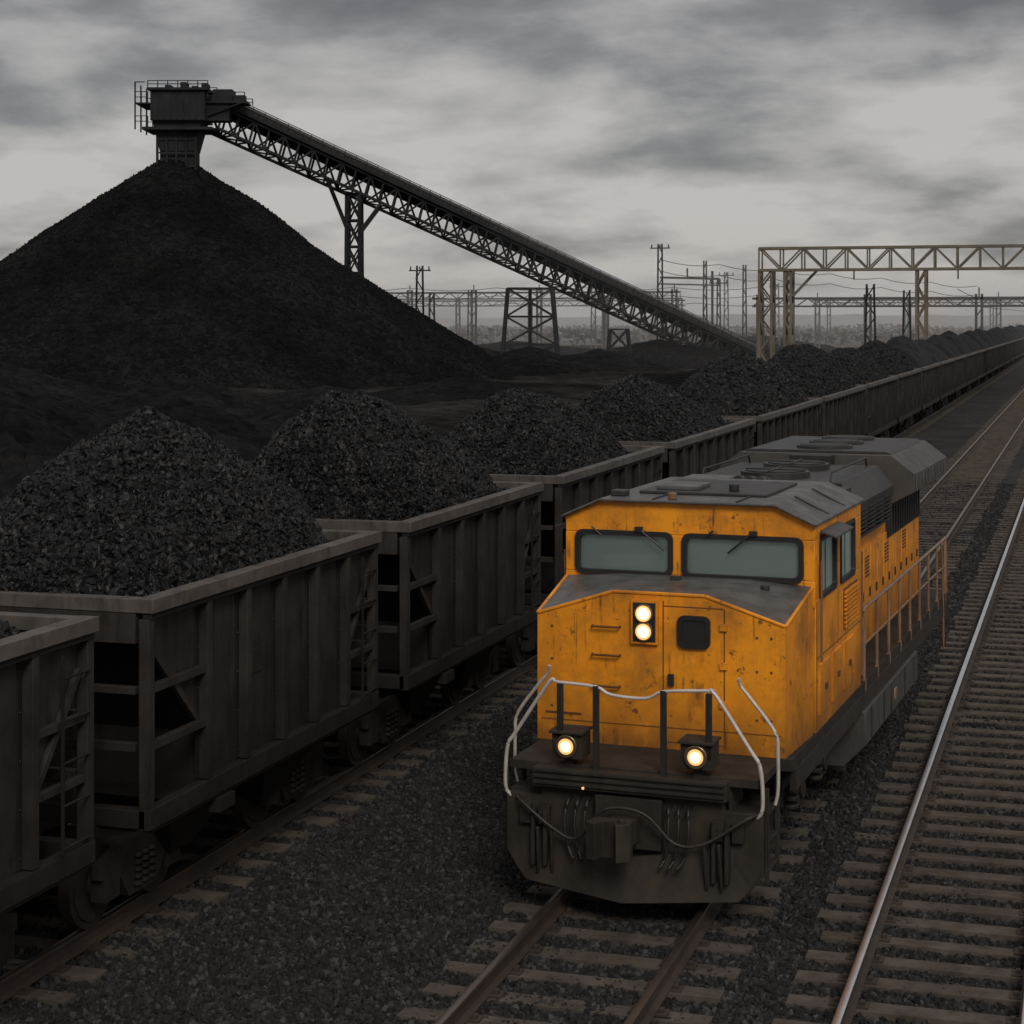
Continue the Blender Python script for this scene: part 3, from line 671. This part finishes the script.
for x in (-0.85, 0.85):
    q.tube([(x, 6.2, 3.72), (x, 6.3, 3.84), (x, 8.9, 3.84), (x, 9.0, 3.72)], 0.015, 'darkbox', 6, 1)
q.build('hood', loco, 0.012)

r = MB()
for sx in (-1, 1):
    x = sx * 1.40; ys = [5.5 + i * 0.98 for i in range(9)]
    for y in ys:
        r.cyl((x, y, 1.33), (x, y, 2.22), 0.021, 'railpaint', 8); r.box(x - 0.025, x + 0.025, y - 0.04, y + 0.04, 1.1, 1.34, 'railpaint')
    r.tube([(x, 5.3, 1.5), (x, 5.4, 2.1), (x, 5.5, 2.22)] + [(x, y, 2.22) for y in ys[1:]] + [(x, 13.42, 2.22), (x, 13.5, 2.1), (x, 13.5, 1.3)], 0.023, 'railpaint', 8, 2)
    r.tube([(x, y, 1.78) for y in ys], 0.012, 'railpaint', 6, 1)
    r.tube([(x, 12.9, 2.22), (x + sx * 0.02, 12.95, 1.5), (x + sx * 0.03, 12.95, 0.5)], 0.017, 'railpaint', 8, 3)
r.build('side_handrails', loco)

t = MB()
def tank(y): return [(-1.47, y, 1.0), (1.47, y, 1.0), (1.47, y, 0.58), (1.2, y, 0.3), (-1.2, y, 0.3), (-1.47, y, 0.58)]
t.loft(tank(5.2), tank(9.7), 'tank')
for sx in (-1, 1):
    t.cyl((sx * 1.2, 4.6, 1.02), (sx * 1.2, 5.15, 1.02), 0.13, 'under'); t.box(sx * 1.47 - 0.01, sx * 1.47 + 0.01, 7.5, 7.7, 0.7, 0.85, 'railpaint')
    for y in (5.6, 6.6, 7.2, 8.4, 9.3): t.box(sx * 1.47 - 0.012, sx * 1.47 + 0.012, y, y + 0.05, 0.6, 0.98, 'under')
def lbogie(cy, ox):
    for dy in (-1.35, 0, 1.35):
        y = cy + dy
        t.cyl((ox - 0.8, y, 0.5), (ox + 0.8, y, 0.5), 0.09, 'wheel', 10)
        for sx in (-1, 1):
            x = ox + sx * 0.75; t.cyl((x - 0.06, y, 0.5), (x + 0.06, y, 0.5), 0.5, 'wheel', 36)
            t.box(x + sx * 0.3 - 0.12, x + sx * 0.3 + 0.12, y - 0.2, y + 0.2, 0.32, 0.7, 'under')
            t.cyl((x + sx * 0.42, y, 0.5), (x + sx * 0.46, y, 0.5), 0.11, 'wheel', 16)
    for sx in (-1, 1):
        x = ox + sx * 1.07
        t.prism([(cy - 1.8, 0.55), (cy - 1.8, 0.85), (cy - 1.5, 0.92), (cy + 1.5, 0.92), (cy + 1.8, 0.85), (cy + 1.8, 0.55), (cy + 1.05, 0.6), (cy + 0.8, 0.42), (cy + 0.55, 0.6), (cy - 0.55, 0.6), (cy - 0.8, 0.42), (cy - 1.05, 0.6)], 'x', x - 0.07, x + 0.07, 'under')
        for dy in (-0.68, 0.68):
            for i in range(5): t.cyl((x + sx * 0.12, cy + dy, 0.45 + i * 0.09), (x + sx * 0.12, cy + dy, 0.50 + i * 0.09), 0.1, 'wheel', 14)
        t.cyl((x + sx * 0.12, cy - 1.5, 0.86), (x + sx * 0.12, cy - 1.1, 0.86), 0.09, 'under', 12)
        t.tube([(x + sx * 0.1, cy - 1.9, 0.95), (x + sx * 0.12, cy - 0.8, 1.0), (x + sx * 0.12, cy + 0.9, 0.96), (x + sx * 0.1, cy + 1.8, 1.0)], 0.02, 'rubber', 6, 3)
lbogie(3.2, -0.1); lbogie(11.6, -0.35)
t.build('fuel_tank_and_bogies', loco, 0.01)

# ------------------------------------------------------------------ coal stockpile and mounds
def pile(name, c, R, Hh, base, seed, nr=90, na=220, ex=1.0, skew=0.0, rough=0.022):
    vs = [(c.x, c.y, base + Hh * 0.985)]; fs = []
    for i in range(1, nr + 1):
        t = i / nr
        for j in range(na):
            a = 2 * math.pi * j / na
            rr = R * t * (1 + 0.06 * noise.noise(Vector((math.cos(a) * 1.5, math.sin(a) * 1.5, seed))) * t) * (1 - skew * math.cos(a - TH))
            z = Hh * (1 - t) ** ex
            if t > 0.85: z = Hh * ((1 - t) ** ex) * (1 - 0.35 * (t - 0.85) / 0.15)
            if t < 0.04: z -= Hh * 0.01
            x = c.x + rr * math.cos(a); y = c.y + rr * math.sin(a)
            g = noise.noise(Vector((math.cos(a) * 9, math.sin(a) * 9, t * 1.2 + seed)))
            g2 = noise.noise(Vector((math.cos(a) * 30, math.sin(a) * 30, t * 2.5 + seed)))
            z += Hh * (0.014 * g + 0.005 * g2) * min(1, t * 4) + rough * Hh * fbm(x * 4 / R, y * 4 / R, seed, 8) * min(1, t * 5)
            vs.append((x, y, base + z - (0.6 if i == nr else 0)))
    for j in range(na): fs.append((0, 1 + j, 1 + (j + 1) % na))
    for i in range(nr - 1):
        for j in range(na):
            a = 1 + i * na + j; b = 1 + i * na + (j + 1) % na; fs.append((a, a + na, b + na, b))
    me = bpy.data.meshes.new(name); me.from_pydata(vs, [], fs); me.materials.append(M['coalpile'])
    me.polygons.foreach_set('use_smooth', [True] * len(me.polygons))
    o = bpy.data.objects.new(name, me); S.collection.objects.link(o); return o
sp_ = pile('coal_stockpile', yard(-35.3, 195), 39.0, 24.4, -0.9, 1.3, 150, 400, 1.10, 0.02)
scatter(sp_, M['pilelump'], 7, 0.05, 0.17, 41, 0.6, 1.2)
for (r_, d_, R_, h_) in ((-17.5, 64, 8, 3.6), (-11.5, 70, 6, 2.6), (-24, 82, 10, 4.2), (-16, 88, 8, 3.0), (-30, 100, 12, 4.2), (-11, 100, 8, 2.4), (-38, 128, 16, 4.2), (-22, 122, 10, 2.8), (-4, 150, 10, 2.0), (2, 205, 14, 3.6), (10, 215, 12, 3.2), (-6, 235, 16, 3.4), (19, 240, 18, 4.0), (30, 260, 16, 3.5), (24, 190, 12, 2.2), (-14, 140, 9, 1.6), (0, 300, 30, 3.0), (34, 300, 20, 3.5), (45, 340, 22, 3.6), (16, 170, 9, 1.8)):
    pile('coal_mound', yard(r_, d_), R_, h_, -0.8, r_ * 0.37, 50, 130, 1.05, 0.0, 0.09)

# ------------------------------------------------------------------ conveyor
def lattice(mb, P, Q, w, hgt, n, k, t=0.16, tb=0.11, side=None):
    P = Vector(P); Q = Vector(Q); a = (Q - P).normalized()
    sd = side or a.cross(Vector((0, 0, 1))).normalized(); up = sd.cross(a).normalized()
    c = lambda s, sg, h: P + (Q - P) * s + sd * sg * w / 2 + up * h
    for sg in (-1, 1):
        for h_ in (0, hgt): mb.beam(c(0, sg, h_), c(1, sg, h_), t, t, k)
        for i in range(n):
            s0, s1 = i / n, (i + 1) / n
            mb.beam(c(s0, sg, 0), c(s0, sg, hgt), tb, tb, k)
            mb.beam(c(s0, sg, 0 if i % 2 else hgt), c(s1, sg, hgt if i % 2 else 0), tb, tb, k)
        mb.beam(c(1, sg, 0), c(1, sg, hgt), tb, tb, k)
    for i in range(n + 1):
        s0 = i / n
        for h_ in (0, hgt): mb.beam(c(s0, -1, h_), c(s0, 1, h_), tb, tb, k)
        if i < n: mb.beam(c(s0, -1 if i % 2 else 1, 0), c((i + 1) / n, 1 if i % 2 else -1, 0), tb, tb, k)
conv = empty('coal_conveyor')
Hd = yard(-31.5, 195, 25.6); Ft = yard(31.5, 250, -1.4)
cv = MB()
lattice(cv, Hd, Ft, 2.6, 2.3, 44, 'steel', 0.28, 0.18)
a_ = (Ft - Hd).normalized(); sd_ = a_.cross(Vector((0, 0, 1))).normalized(); up_ = sd_.cross(a_).normalized()
def cbox(s0, s1, u0, u1, h0, h1, k):
    vs = []
    for hh in (h0, h1):
        for (u, s_) in ((u0, s0), (u1, s0), (u1, s1), (u0, s1)): vs.append(Hd + a_ * s_ + sd_ * u + up_ * hh)
    cv.add(vs, [(0,3,2,1),(4,5,6,7),(0,1,5,4),(1,2,6,5),(2,3,7,6),(3,0,4,7)], k)
Ln = (Ft - Hd).length
cbox(0, Ln, -1.75, 1.75, 2.45, 2.75, 'steel')
cvm = [(-1.1, 2.75), (-1.1, 3.4), (-0.6, 3.9), (0.6, 3.9), (1.1, 3.4), (1.1, 2.75)]
cv.loft([Hd + sd_ * u + up_ * v for u, v in cvm], [Ft + sd_ * u + up_ * v for u, v in cvm], 'darkbox')
n = 56
for sg in (-1, 1):
    for i in range(n + 1):
        p0 = Hd + a_ * (Ln * i / n) + sd_ * sg * 1.72 + up_ * 2.7; cv.beam(p0, p0 + up_ * 0.95, 0.06, 0.06, 'steel')
    for hh in (3.2, 3.65): cv.beam(Hd + sd_ * sg * 1.72 + up_ * hh, Ft + sd_ * sg * 1.72 + up_ * hh, 0.07, 0.07, 'steel')
for i in range(90):
    s_ = Ln * (i + 0.5) / 90; cbox(s_, s_ + 0.12, -1.13, 1.13, 2.77, 3.42, 'steel')
cv.build('gallery', conv)
hh = MB()
def ybox(mb, r0, r1, d0, d1, z0, z1, k):
    vs = [yard(r_, d_, z_) for z_ in (z0, z1) for r_, d_ in ((r0, d0), (r1, d0), (r1, d1), (r0, d1))]
    mb.add(vs, [(0,3,2,1),(4,5,6,7),(0,1,5,4),(1,2,6,5),(2,3,7,6),(3,0,4,7)], k)
ybox(hh, -37.4, -31.8, 192.3, 197.7, 26.3, 29.4, 'steel')
for i in range(9): ybox(hh, -37.3 + i * 0.65, -37.18 + i * 0.65, 192.2, 192.29, 26.4, 29.3, 'steel')
ybox(hh, -37.7, -31.4, 191.9, 198.1, 29.4, 29.65, 'steel')
ybox(hh, -38.2, -31.0, 192.0, 198.0, 25.3, 25.6, 'steel')
A8 = [yard(r_, d_, 26.3) for r_, d_ in ((-37.3, 192.8), (-32.2, 192.8), (-32.2, 197.2), (-37.3, 197.2))]
B8 = [yard(r_, d_, 23.2) for r_, d_ in ((-36.6, 193.2), (-33.0, 193.2), (-33.0, 196.8), (-36.6, 196.8))]
hh.loft(A8, B8, 'steel')
ybox(hh, -36.6, -33.0, 193.4, 196.6, 20.2, 23.2, 'steel')
for r_ in (-36.8, -35.8, -34.8, -33.8, -32.8): 
    hh.beam(yard(r_, 193.0, 25.3), yard(r_, 193.0, 20.0), 0.2, 0.2, 'steel')
for z_ in (21.6, 23.0, 24.4): hh.beam(yard(-36.9, 193, z_), yard(-32.7, 193, z_), 0.16, 0.16, 'steel')
ybox(hh, -31.8, -27.6, 193.5, 196.5, 28.2, 28.45, 'steel'); ybox(hh, -31.2, -29.2, 194, 196, 28.45, 29.7, 'steel'); ybox(hh, -28.9, -27.9, 194.3, 195.6, 28.45, 29.1, 'steel')
ybox(hh, -31.8, -29.5, 193.8, 196.2, 26.4, 28.2, 'steel')
hh.beam(yard(-31.6, 193.5, 27.0), yard(-28.2, 193.5, 28.2), 0.15, 0.15, 'steel')
for (ra, rb, z_) in ((-38.9, -37.6, 25.6), (-37.6, -31.4, 29.65), (-31.4, -27.6, 28.45), (-38.9, -37.6, 28.1)):
    for d_ in (192.0, 198.0):
        k_ = max(2, int((rb - ra) / 0.9)); hr = 0.7 if z_ > 28.3 else 1.1
        for i in range(k_ + 1):
            r_ = ra + (rb - ra) * i / k_; hh.beam(yard(r_, d_, z_), yard(r_, d_, z_ + hr), 0.08, 0.08, 'steel')
        for q_ in (0.5, 1.0): hh.beam(yard(ra, d_, z_ + q_ * hr), yard(rb, d_, z_ + q_ * hr), 0.08, 0.08, 'steel')
ybox(hh, -38.9, -37.4, 192, 198, 27.95, 28.1, 'steel')
for d_ in (192, 195, 198): hh.beam(yard(-38.9, d_, 25.3), yard(-38.9, d_, 30.2), 0.12, 0.12, 'steel')
hh.beam(yard(-38.9, 192, 30.2), yard(-37.9, 192, 30.2), 0.1, 0.1, 'steel')
for r_, h_ in ((-36.2, 0.5), (-34.6, 0.8), (-33.4, 0.4), (-32.4, 0.7)): ybox(hh, r_, r_ + 0.6, 194, 196, 29.65, 29.65 + h_, 'steel')
hh.build('head_house', conv)
tw = MB()
def tower(r_, d_, ztop, wt, wb, dep, k='steel', t=0.42, nseg=4, zb=-0.8):
    cs = []
    for (sx, sy) in ((-1, -1), (1, -1), (1, 1), (-1, 1)):
        T_ = yard(r_ + sx * wt / 2, d_ + sy * dep / 2, ztop); B_ = yard(r_ + sx * wb / 2, d_ + sy * dep / 2 * 1.3, zb); cs.append((B_, T_)); tw.beam(B_, T_, t, t, k)
    for s_ in range(nseg):
        for i in range(4):
            j = (i + 1) % 4; f0, f1 = s_ / nseg, (s_ + 1) / nseg
            p = lambda q, f: cs[q][0].lerp(cs[q][1], f)
            tw.beam(p(i, f0), p(j, f1), t * 0.55, t * 0.55, k); tw.beam(p(j, f0), p(i, f1), t * 0.55, t * 0.55, k); tw.beam(p(i, f1), p(j, f1), t * 0.6, t * 0.6, k)
tower(-17.6, 207.5, 19.6, 1.4, 1.6, 3.0, nseg=7, t=0.34)
for sg in (-1, 1): 
    for d_ in (206.2, 208.8): tw.beam(yard(-17.6 + sg * 0.6, d_, 15.3), yard(-17.6 + sg * 3.0, d_, 19.9 - sg * 1.4), 0.28, 0.28, 'steel')
tower(2.2, 226, 9.4, 5.4, 7.0, 4.0, nseg=3, t=0.42)
tw.beam(yard(2.2, 226, 9.4), yard(2.2, 226, -0.8), 0.35, 0.35, 'steel')
tower(13.5, 235, 4.4, 2.2, 3.2, 3.0, nseg=2, t=0.3)
tower(21.0, 241, 1.6, 2.2, 3.0, 3.0, nseg=1, t=0.3)
tw.build('support_towers', conv)

# ------------------------------------------------------------------ gantries and masts
g = MB(); Y0 = 150.0
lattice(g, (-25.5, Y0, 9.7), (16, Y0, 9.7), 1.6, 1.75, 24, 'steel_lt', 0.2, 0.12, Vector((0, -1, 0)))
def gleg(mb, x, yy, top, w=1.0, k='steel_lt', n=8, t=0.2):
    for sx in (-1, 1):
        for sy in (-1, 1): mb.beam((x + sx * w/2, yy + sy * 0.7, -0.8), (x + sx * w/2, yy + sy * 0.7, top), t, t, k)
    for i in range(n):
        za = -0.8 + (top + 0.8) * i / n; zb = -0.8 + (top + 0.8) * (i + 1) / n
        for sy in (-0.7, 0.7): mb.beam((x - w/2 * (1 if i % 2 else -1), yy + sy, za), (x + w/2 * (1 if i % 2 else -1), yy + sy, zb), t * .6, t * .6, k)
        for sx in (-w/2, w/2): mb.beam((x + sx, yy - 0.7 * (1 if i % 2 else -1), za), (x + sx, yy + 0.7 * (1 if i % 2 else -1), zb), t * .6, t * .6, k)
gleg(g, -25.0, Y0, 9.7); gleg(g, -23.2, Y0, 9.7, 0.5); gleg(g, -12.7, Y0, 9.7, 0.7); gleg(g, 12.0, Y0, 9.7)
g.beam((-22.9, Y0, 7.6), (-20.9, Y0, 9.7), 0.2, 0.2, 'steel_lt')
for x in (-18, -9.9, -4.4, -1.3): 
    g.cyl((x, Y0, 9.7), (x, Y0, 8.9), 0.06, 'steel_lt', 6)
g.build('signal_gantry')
def portal(xa, xb, yy, top, k='steel_md', step=None, t=0.3):
    m = MB(); xs = [xa]; 
    st = step or (xb - xa)
    while xs[-1] + st <= xb + 0.01: xs.append(xs[-1] + st)
    m.beam((xa - 1, yy, top), (xb + 1, yy, top), t, t, k); m.beam((xa - 1, yy, top - 1.0), (xb + 1, yy, top - 1.0), t * .7, t * .7, k)
    q = xa - 1; i = 0
    while q < xb:
        m.beam((q, yy, top if i % 2 else top - 1.0), (min(q + 1.4, xb + 1), yy, top - 1.0 if i % 2 else top), t * .45, t * .45, k); q += 1.4; i += 1
    for x in xs:
        m.beam((x - 0.35, yy, -0.8), (x - 0.35, yy, top + 0.5), t, t, k); m.beam((x + 0.35, yy, -0.8), (x + 0.35, yy, top + 0.5), t, t, k)
        for z in range(0, int(top), 2): m.beam((x - 0.35, yy, z), (x + 0.35, yy, z + 1), t * .5, t * .5, k)
        m.cyl((x, yy, top), (x, yy, top + 1.3), 0.09, k, 6)
    return m.build('catenary_portal')
portal(-40, 14, 235, 8.3, step=13.5, k='steel_md'); portal(-46, 16, 330, 9.0, step=15.5, k='steel_hazed'); portal(-60, 16, 450, 9.5, step=19, k='steel_hazed')
portal(-150, -62, 285, 9.9, step=11); portal(-165, -75, 350, 9.2, step=15, k='steel_hazed')
def mast(r_, d_, top, arms=2, lat=True, k='steel_md', w=0.9):
    m = MB(); P = yard(r_, d_, -0.8)
    for sx in (-1, 1): m.beam(P + Vector((sx * w/2, 0, 0)), Vector((P.x + sx * w/2 * 0.6, P.y, top)), 0.2, 0.2, k)
    n = max(4, int(top / 1.4))
    for i in range(n):
        z0_, z1_ = -0.8 + (top + .8) * i / n, -0.8 + (top + .8) * (i + 1) / n; sg = 1 if i % 2 else -1
        m.beam((P.x - sg * w * .45, P.y, z0_), (P.x + sg * w * .4, P.y, z1_), 0.12, 0.12, k)
    for i in range(arms):
        z = top - 0.6 - i * 1.8; m.beam((P.x - 1.4, P.y, z), (P.x + 1.4, P.y, z), 0.16, 0.16, k)
        for x in (-1.2, 0, 1.2): m.cyl((P.x + x, P.y, z), (P.x + x, P.y, z + 0.5), 0.09, k, 6)
    return m.build('lattice_mast')
mast(20.7, 260, 16.2, 1, k='steel'); mast(-11.4, 230, 12.3, 1, w=1.2, k='steel'); mast(-10.0, 232, 9.0, 0)
mast(27.5, 265, 14.0, 0, w=0.6); mast(30.0, 270, 11.5, 1, w=0.6); mast(33.5, 268, 13.5, 0, w=0.6); mast(36.6, 190, 9.3, 0, w=1.2, k='steel'); mast(43.5, 205, 8.9, 0, w=1.0, k='steel')
mast(-21, 300, 10, 1); mast(-7, 310, 10.5, 0); mast(14, 320, 13.5, 1, k='steel_hazed'); mast(38, 330, 14, 1, k='steel_hazed'); mast(47, 330, 12, 1, k='steel_hazed'); mast(-30, 330, 10, 0, k='steel_hazed')
m = MB(); P = yard(20.7, 260, 11.5); Q = yard(29.0, 260, 11.3); m.beam(P, Q, 0.3, 0.3, 'steel_md'); m.beam(P - Vector((0, 0, .9)), Q - Vector((0, 0, .9)), 0.2, 0.2, 'steel_md')
m.beam(yard(28, 260, -0.8), yard(28, 260, 12.4), 0.3, 0.3, 'steel_md'); m.beam(yard(24.5, 260, 11.5), yard(24.5, 260, 12.8), 0.2, 0.2, 'steel_md'); m.build('switchgear_frame')
wr_ = MB()
for (p0, p1) in (((-45, 300, 10.6), (40, 300, 10.8)), ((-45, 302, 9.4), (40, 302, 9.5)), ((-45, 305, 8.2), (45, 305, 8.3)), ((20.7, 260, 14), (75, 300, 11)), ((20.7, 260, 12.4), (75, 300, 9.6))):
    pts = [];
    for i in range(25):
        t = i / 24; q = [p0[j] + (p1[j] - p0[j]) * t for j in range(3)]
        pts.append(yard(q[0], q[1], q[2] - 0.5 * math.sin(math.pi * ((t * 6) % 1))))
    wr_.tube(pts, 0.05, 'steel_md', 5, 1)
for x in (WX, LX, RX):
    for z in (6.9, 8.1):
        pts = [(x, 150 + i * 12.5, z - (0.5 * math.sin(math.pi * ((i % 6) / 6)) if z > 7 else 0)) for i in range(25)]
        wr_.tube(pts, 0.03, 'steel_md', 5, 1)
wr_.build('overhead_wires')

# ------------------------------------------------------------------ distant scrub
tl = MB(); rnd = random.Random(5)
for i in range(9000):
    d_ = rnd.uniform(430, 1000); r_ = rnd.uniform(-0.36, 0.36) * d_
    s_ = rnd.uniform(0.35, 1.0); hz_ = rnd.uniform(0, 2.2) + 2.2 * max(0, noise.noise(Vector((r_ * 0.03, d_ * 0.01, 0))))
    c = yard(r_, d_, hz_ - 0.6)
    if -18 < c.x < 8: continue
    vs = [c + Vector((rnd.uniform(-1, 1), rnd.uniform(-1, 1), rnd.uniform(-0.8, 0.9))) * s_ * 1.3 for _ in range(5)]
    tl.add(vs, [(0, 1, 2), (0, 2, 3), (0, 3, 4), (1, 2, 4), (1, 3, 4)], 'bush')
tl.build('distant_scrub')
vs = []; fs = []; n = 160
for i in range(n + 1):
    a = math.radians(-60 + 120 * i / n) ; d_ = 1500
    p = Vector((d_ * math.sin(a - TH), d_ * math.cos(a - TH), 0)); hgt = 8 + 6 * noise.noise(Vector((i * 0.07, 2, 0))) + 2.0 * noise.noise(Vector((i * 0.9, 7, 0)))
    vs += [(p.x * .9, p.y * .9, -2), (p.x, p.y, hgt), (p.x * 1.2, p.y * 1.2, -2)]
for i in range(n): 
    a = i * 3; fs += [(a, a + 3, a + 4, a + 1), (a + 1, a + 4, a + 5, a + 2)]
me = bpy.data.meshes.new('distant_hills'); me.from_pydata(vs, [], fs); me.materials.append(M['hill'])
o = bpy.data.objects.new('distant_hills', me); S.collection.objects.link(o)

# ------------------------------------------------------------------ haze: a real, thin scattering air layer over the far yard
hz = bpy.data.materials.new('haze_air'); hz.use_nodes = True; nt = hz.node_tree; nt.nodes.clear()
o = N(nt, 'ShaderNodeOutputMaterial'); v = N(nt, 'ShaderNodeVolumeScatter'); v.inputs['Density'].default_value = 0.0009; v.inputs['Color'].default_value = (1.0, 0.99, 0.98, 1)
nt.links.new(v.outputs[0], o.inputs['Volume'])
M['haze'] = hz
hm = MB(); hm.box(-900, 700, 190, 1450, -3, 16, 'haze'); hm.build('haze')

# ------------------------------------------------------------------ world and sun
SUN_EL, SUN_AZ = math.radians(38), math.radians(152)
wd = bpy.data.worlds.new('World'); S.world = wd; wd.use_nodes = True; nt = wd.node_tree; nt.nodes.clear()
o = N(nt, 'ShaderNodeOutputWorld')
sky = N(nt, 'ShaderNodeTexSky', sky_type='NISHITA'); sky.sun_disc = False; sky.sun_elevation = SUN_EL; sky.sun_rotation = SUN_AZ
bg1 = N(nt, 'ShaderNodeBackground'); bg1.inputs[1].default_value = 0.08; nt.links.new(sky.outputs[0], bg1.inputs[0])
tc = N(nt, 'ShaderNodeTexCoord').outputs['Generated']
sp = N(nt, 'ShaderNodeSeparateXYZ'); nt.links.new(tc, sp.inputs[0])
zz = math_n(nt, 'ADD', math_n(nt, 'MAXIMUM', sp.outputs[2], 0.0), 0.24)
cb = N(nt, 'ShaderNodeCombineXYZ')
nt.links.new(math_n(nt, 'DIVIDE', sp.outputs[0], zz), cb.inputs[0]); nt.links.new(math_n(nt, 'DIVIDE', sp.outputs[1], zz), cb.inputs[1])
n1 = N(nt, 'ShaderNodeTexNoise'); n1.inputs['Scale'].default_value = 2.4; n1.inputs['Detail'].default_value = 8; n1.inputs['Roughness'].default_value = 0.54; n1.inputs['Distortion'].default_value = 0.12
nt.links.new(cb.outputs[0], n1.inputs['Vector'])
mr = N(nt, 'ShaderNodeMapRange'); mr.inputs[1].default_value = 0.07; mr.inputs[2].default_value = 0.175; mr.inputs[3].default_value = 0.075; mr.inputs[4].default_value = -0.10
nt.links.new(sp.outputs[2], mr.inputs[0])
f = math_n(nt, 'ADD', n1.outputs['Fac'], mr.outputs[0])
cr = ramp(nt, [(0.30, (0.145, 0.141, 0.145)), (0.41, (0.235, 0.228, 0.228)), (0.50, (0.37, 0.356, 0.346)), (0.62, (0.51, 0.488, 0.47))])
nt.links.new(f, cr.inputs[0])
up = N(nt, 'ShaderNodeMapRange'); up.inputs[1].default_value = 0.2; up.inputs[2].default_value = 0.7; up.inputs[3].default_value = 1.0; up.inputs[4].default_value = 1.9
nt.links.new(sp.outputs[2], up.inputs[0])
bg2 = N(nt, 'ShaderNodeBackground'); nt.links.new(cr.outputs[0], bg2.inputs[0]); nt.links.new(up.outputs[0], bg2.inputs[1])
mx = N(nt, 'ShaderNodeMixShader'); mx.inputs[0].default_value = 0.92
nt.links.new(bg1.outputs[0], mx.inputs[1]); nt.links.new(bg2.outputs[0], mx.inputs[2]); nt.links.new(mx.outputs[0], o.inputs[0])
sl = bpy.data.lights.new('sun', 'SUN'); sl.energy = 1.4; sl.angle = math.radians(20); sl.color = (1.0, 0.94, 0.86)
so = bpy.data.objects.new('sun', sl); S.collection.objects.link(so)
dirv = Vector((math.sin(SUN_AZ) * math.cos(SUN_EL), math.cos(SUN_AZ) * math.cos(SUN_EL), math.sin(SUN_EL)))
so.rotation_euler = dirv.to_track_quat('Z', 'Y').to_euler(); so.location = (10, -20, 30)
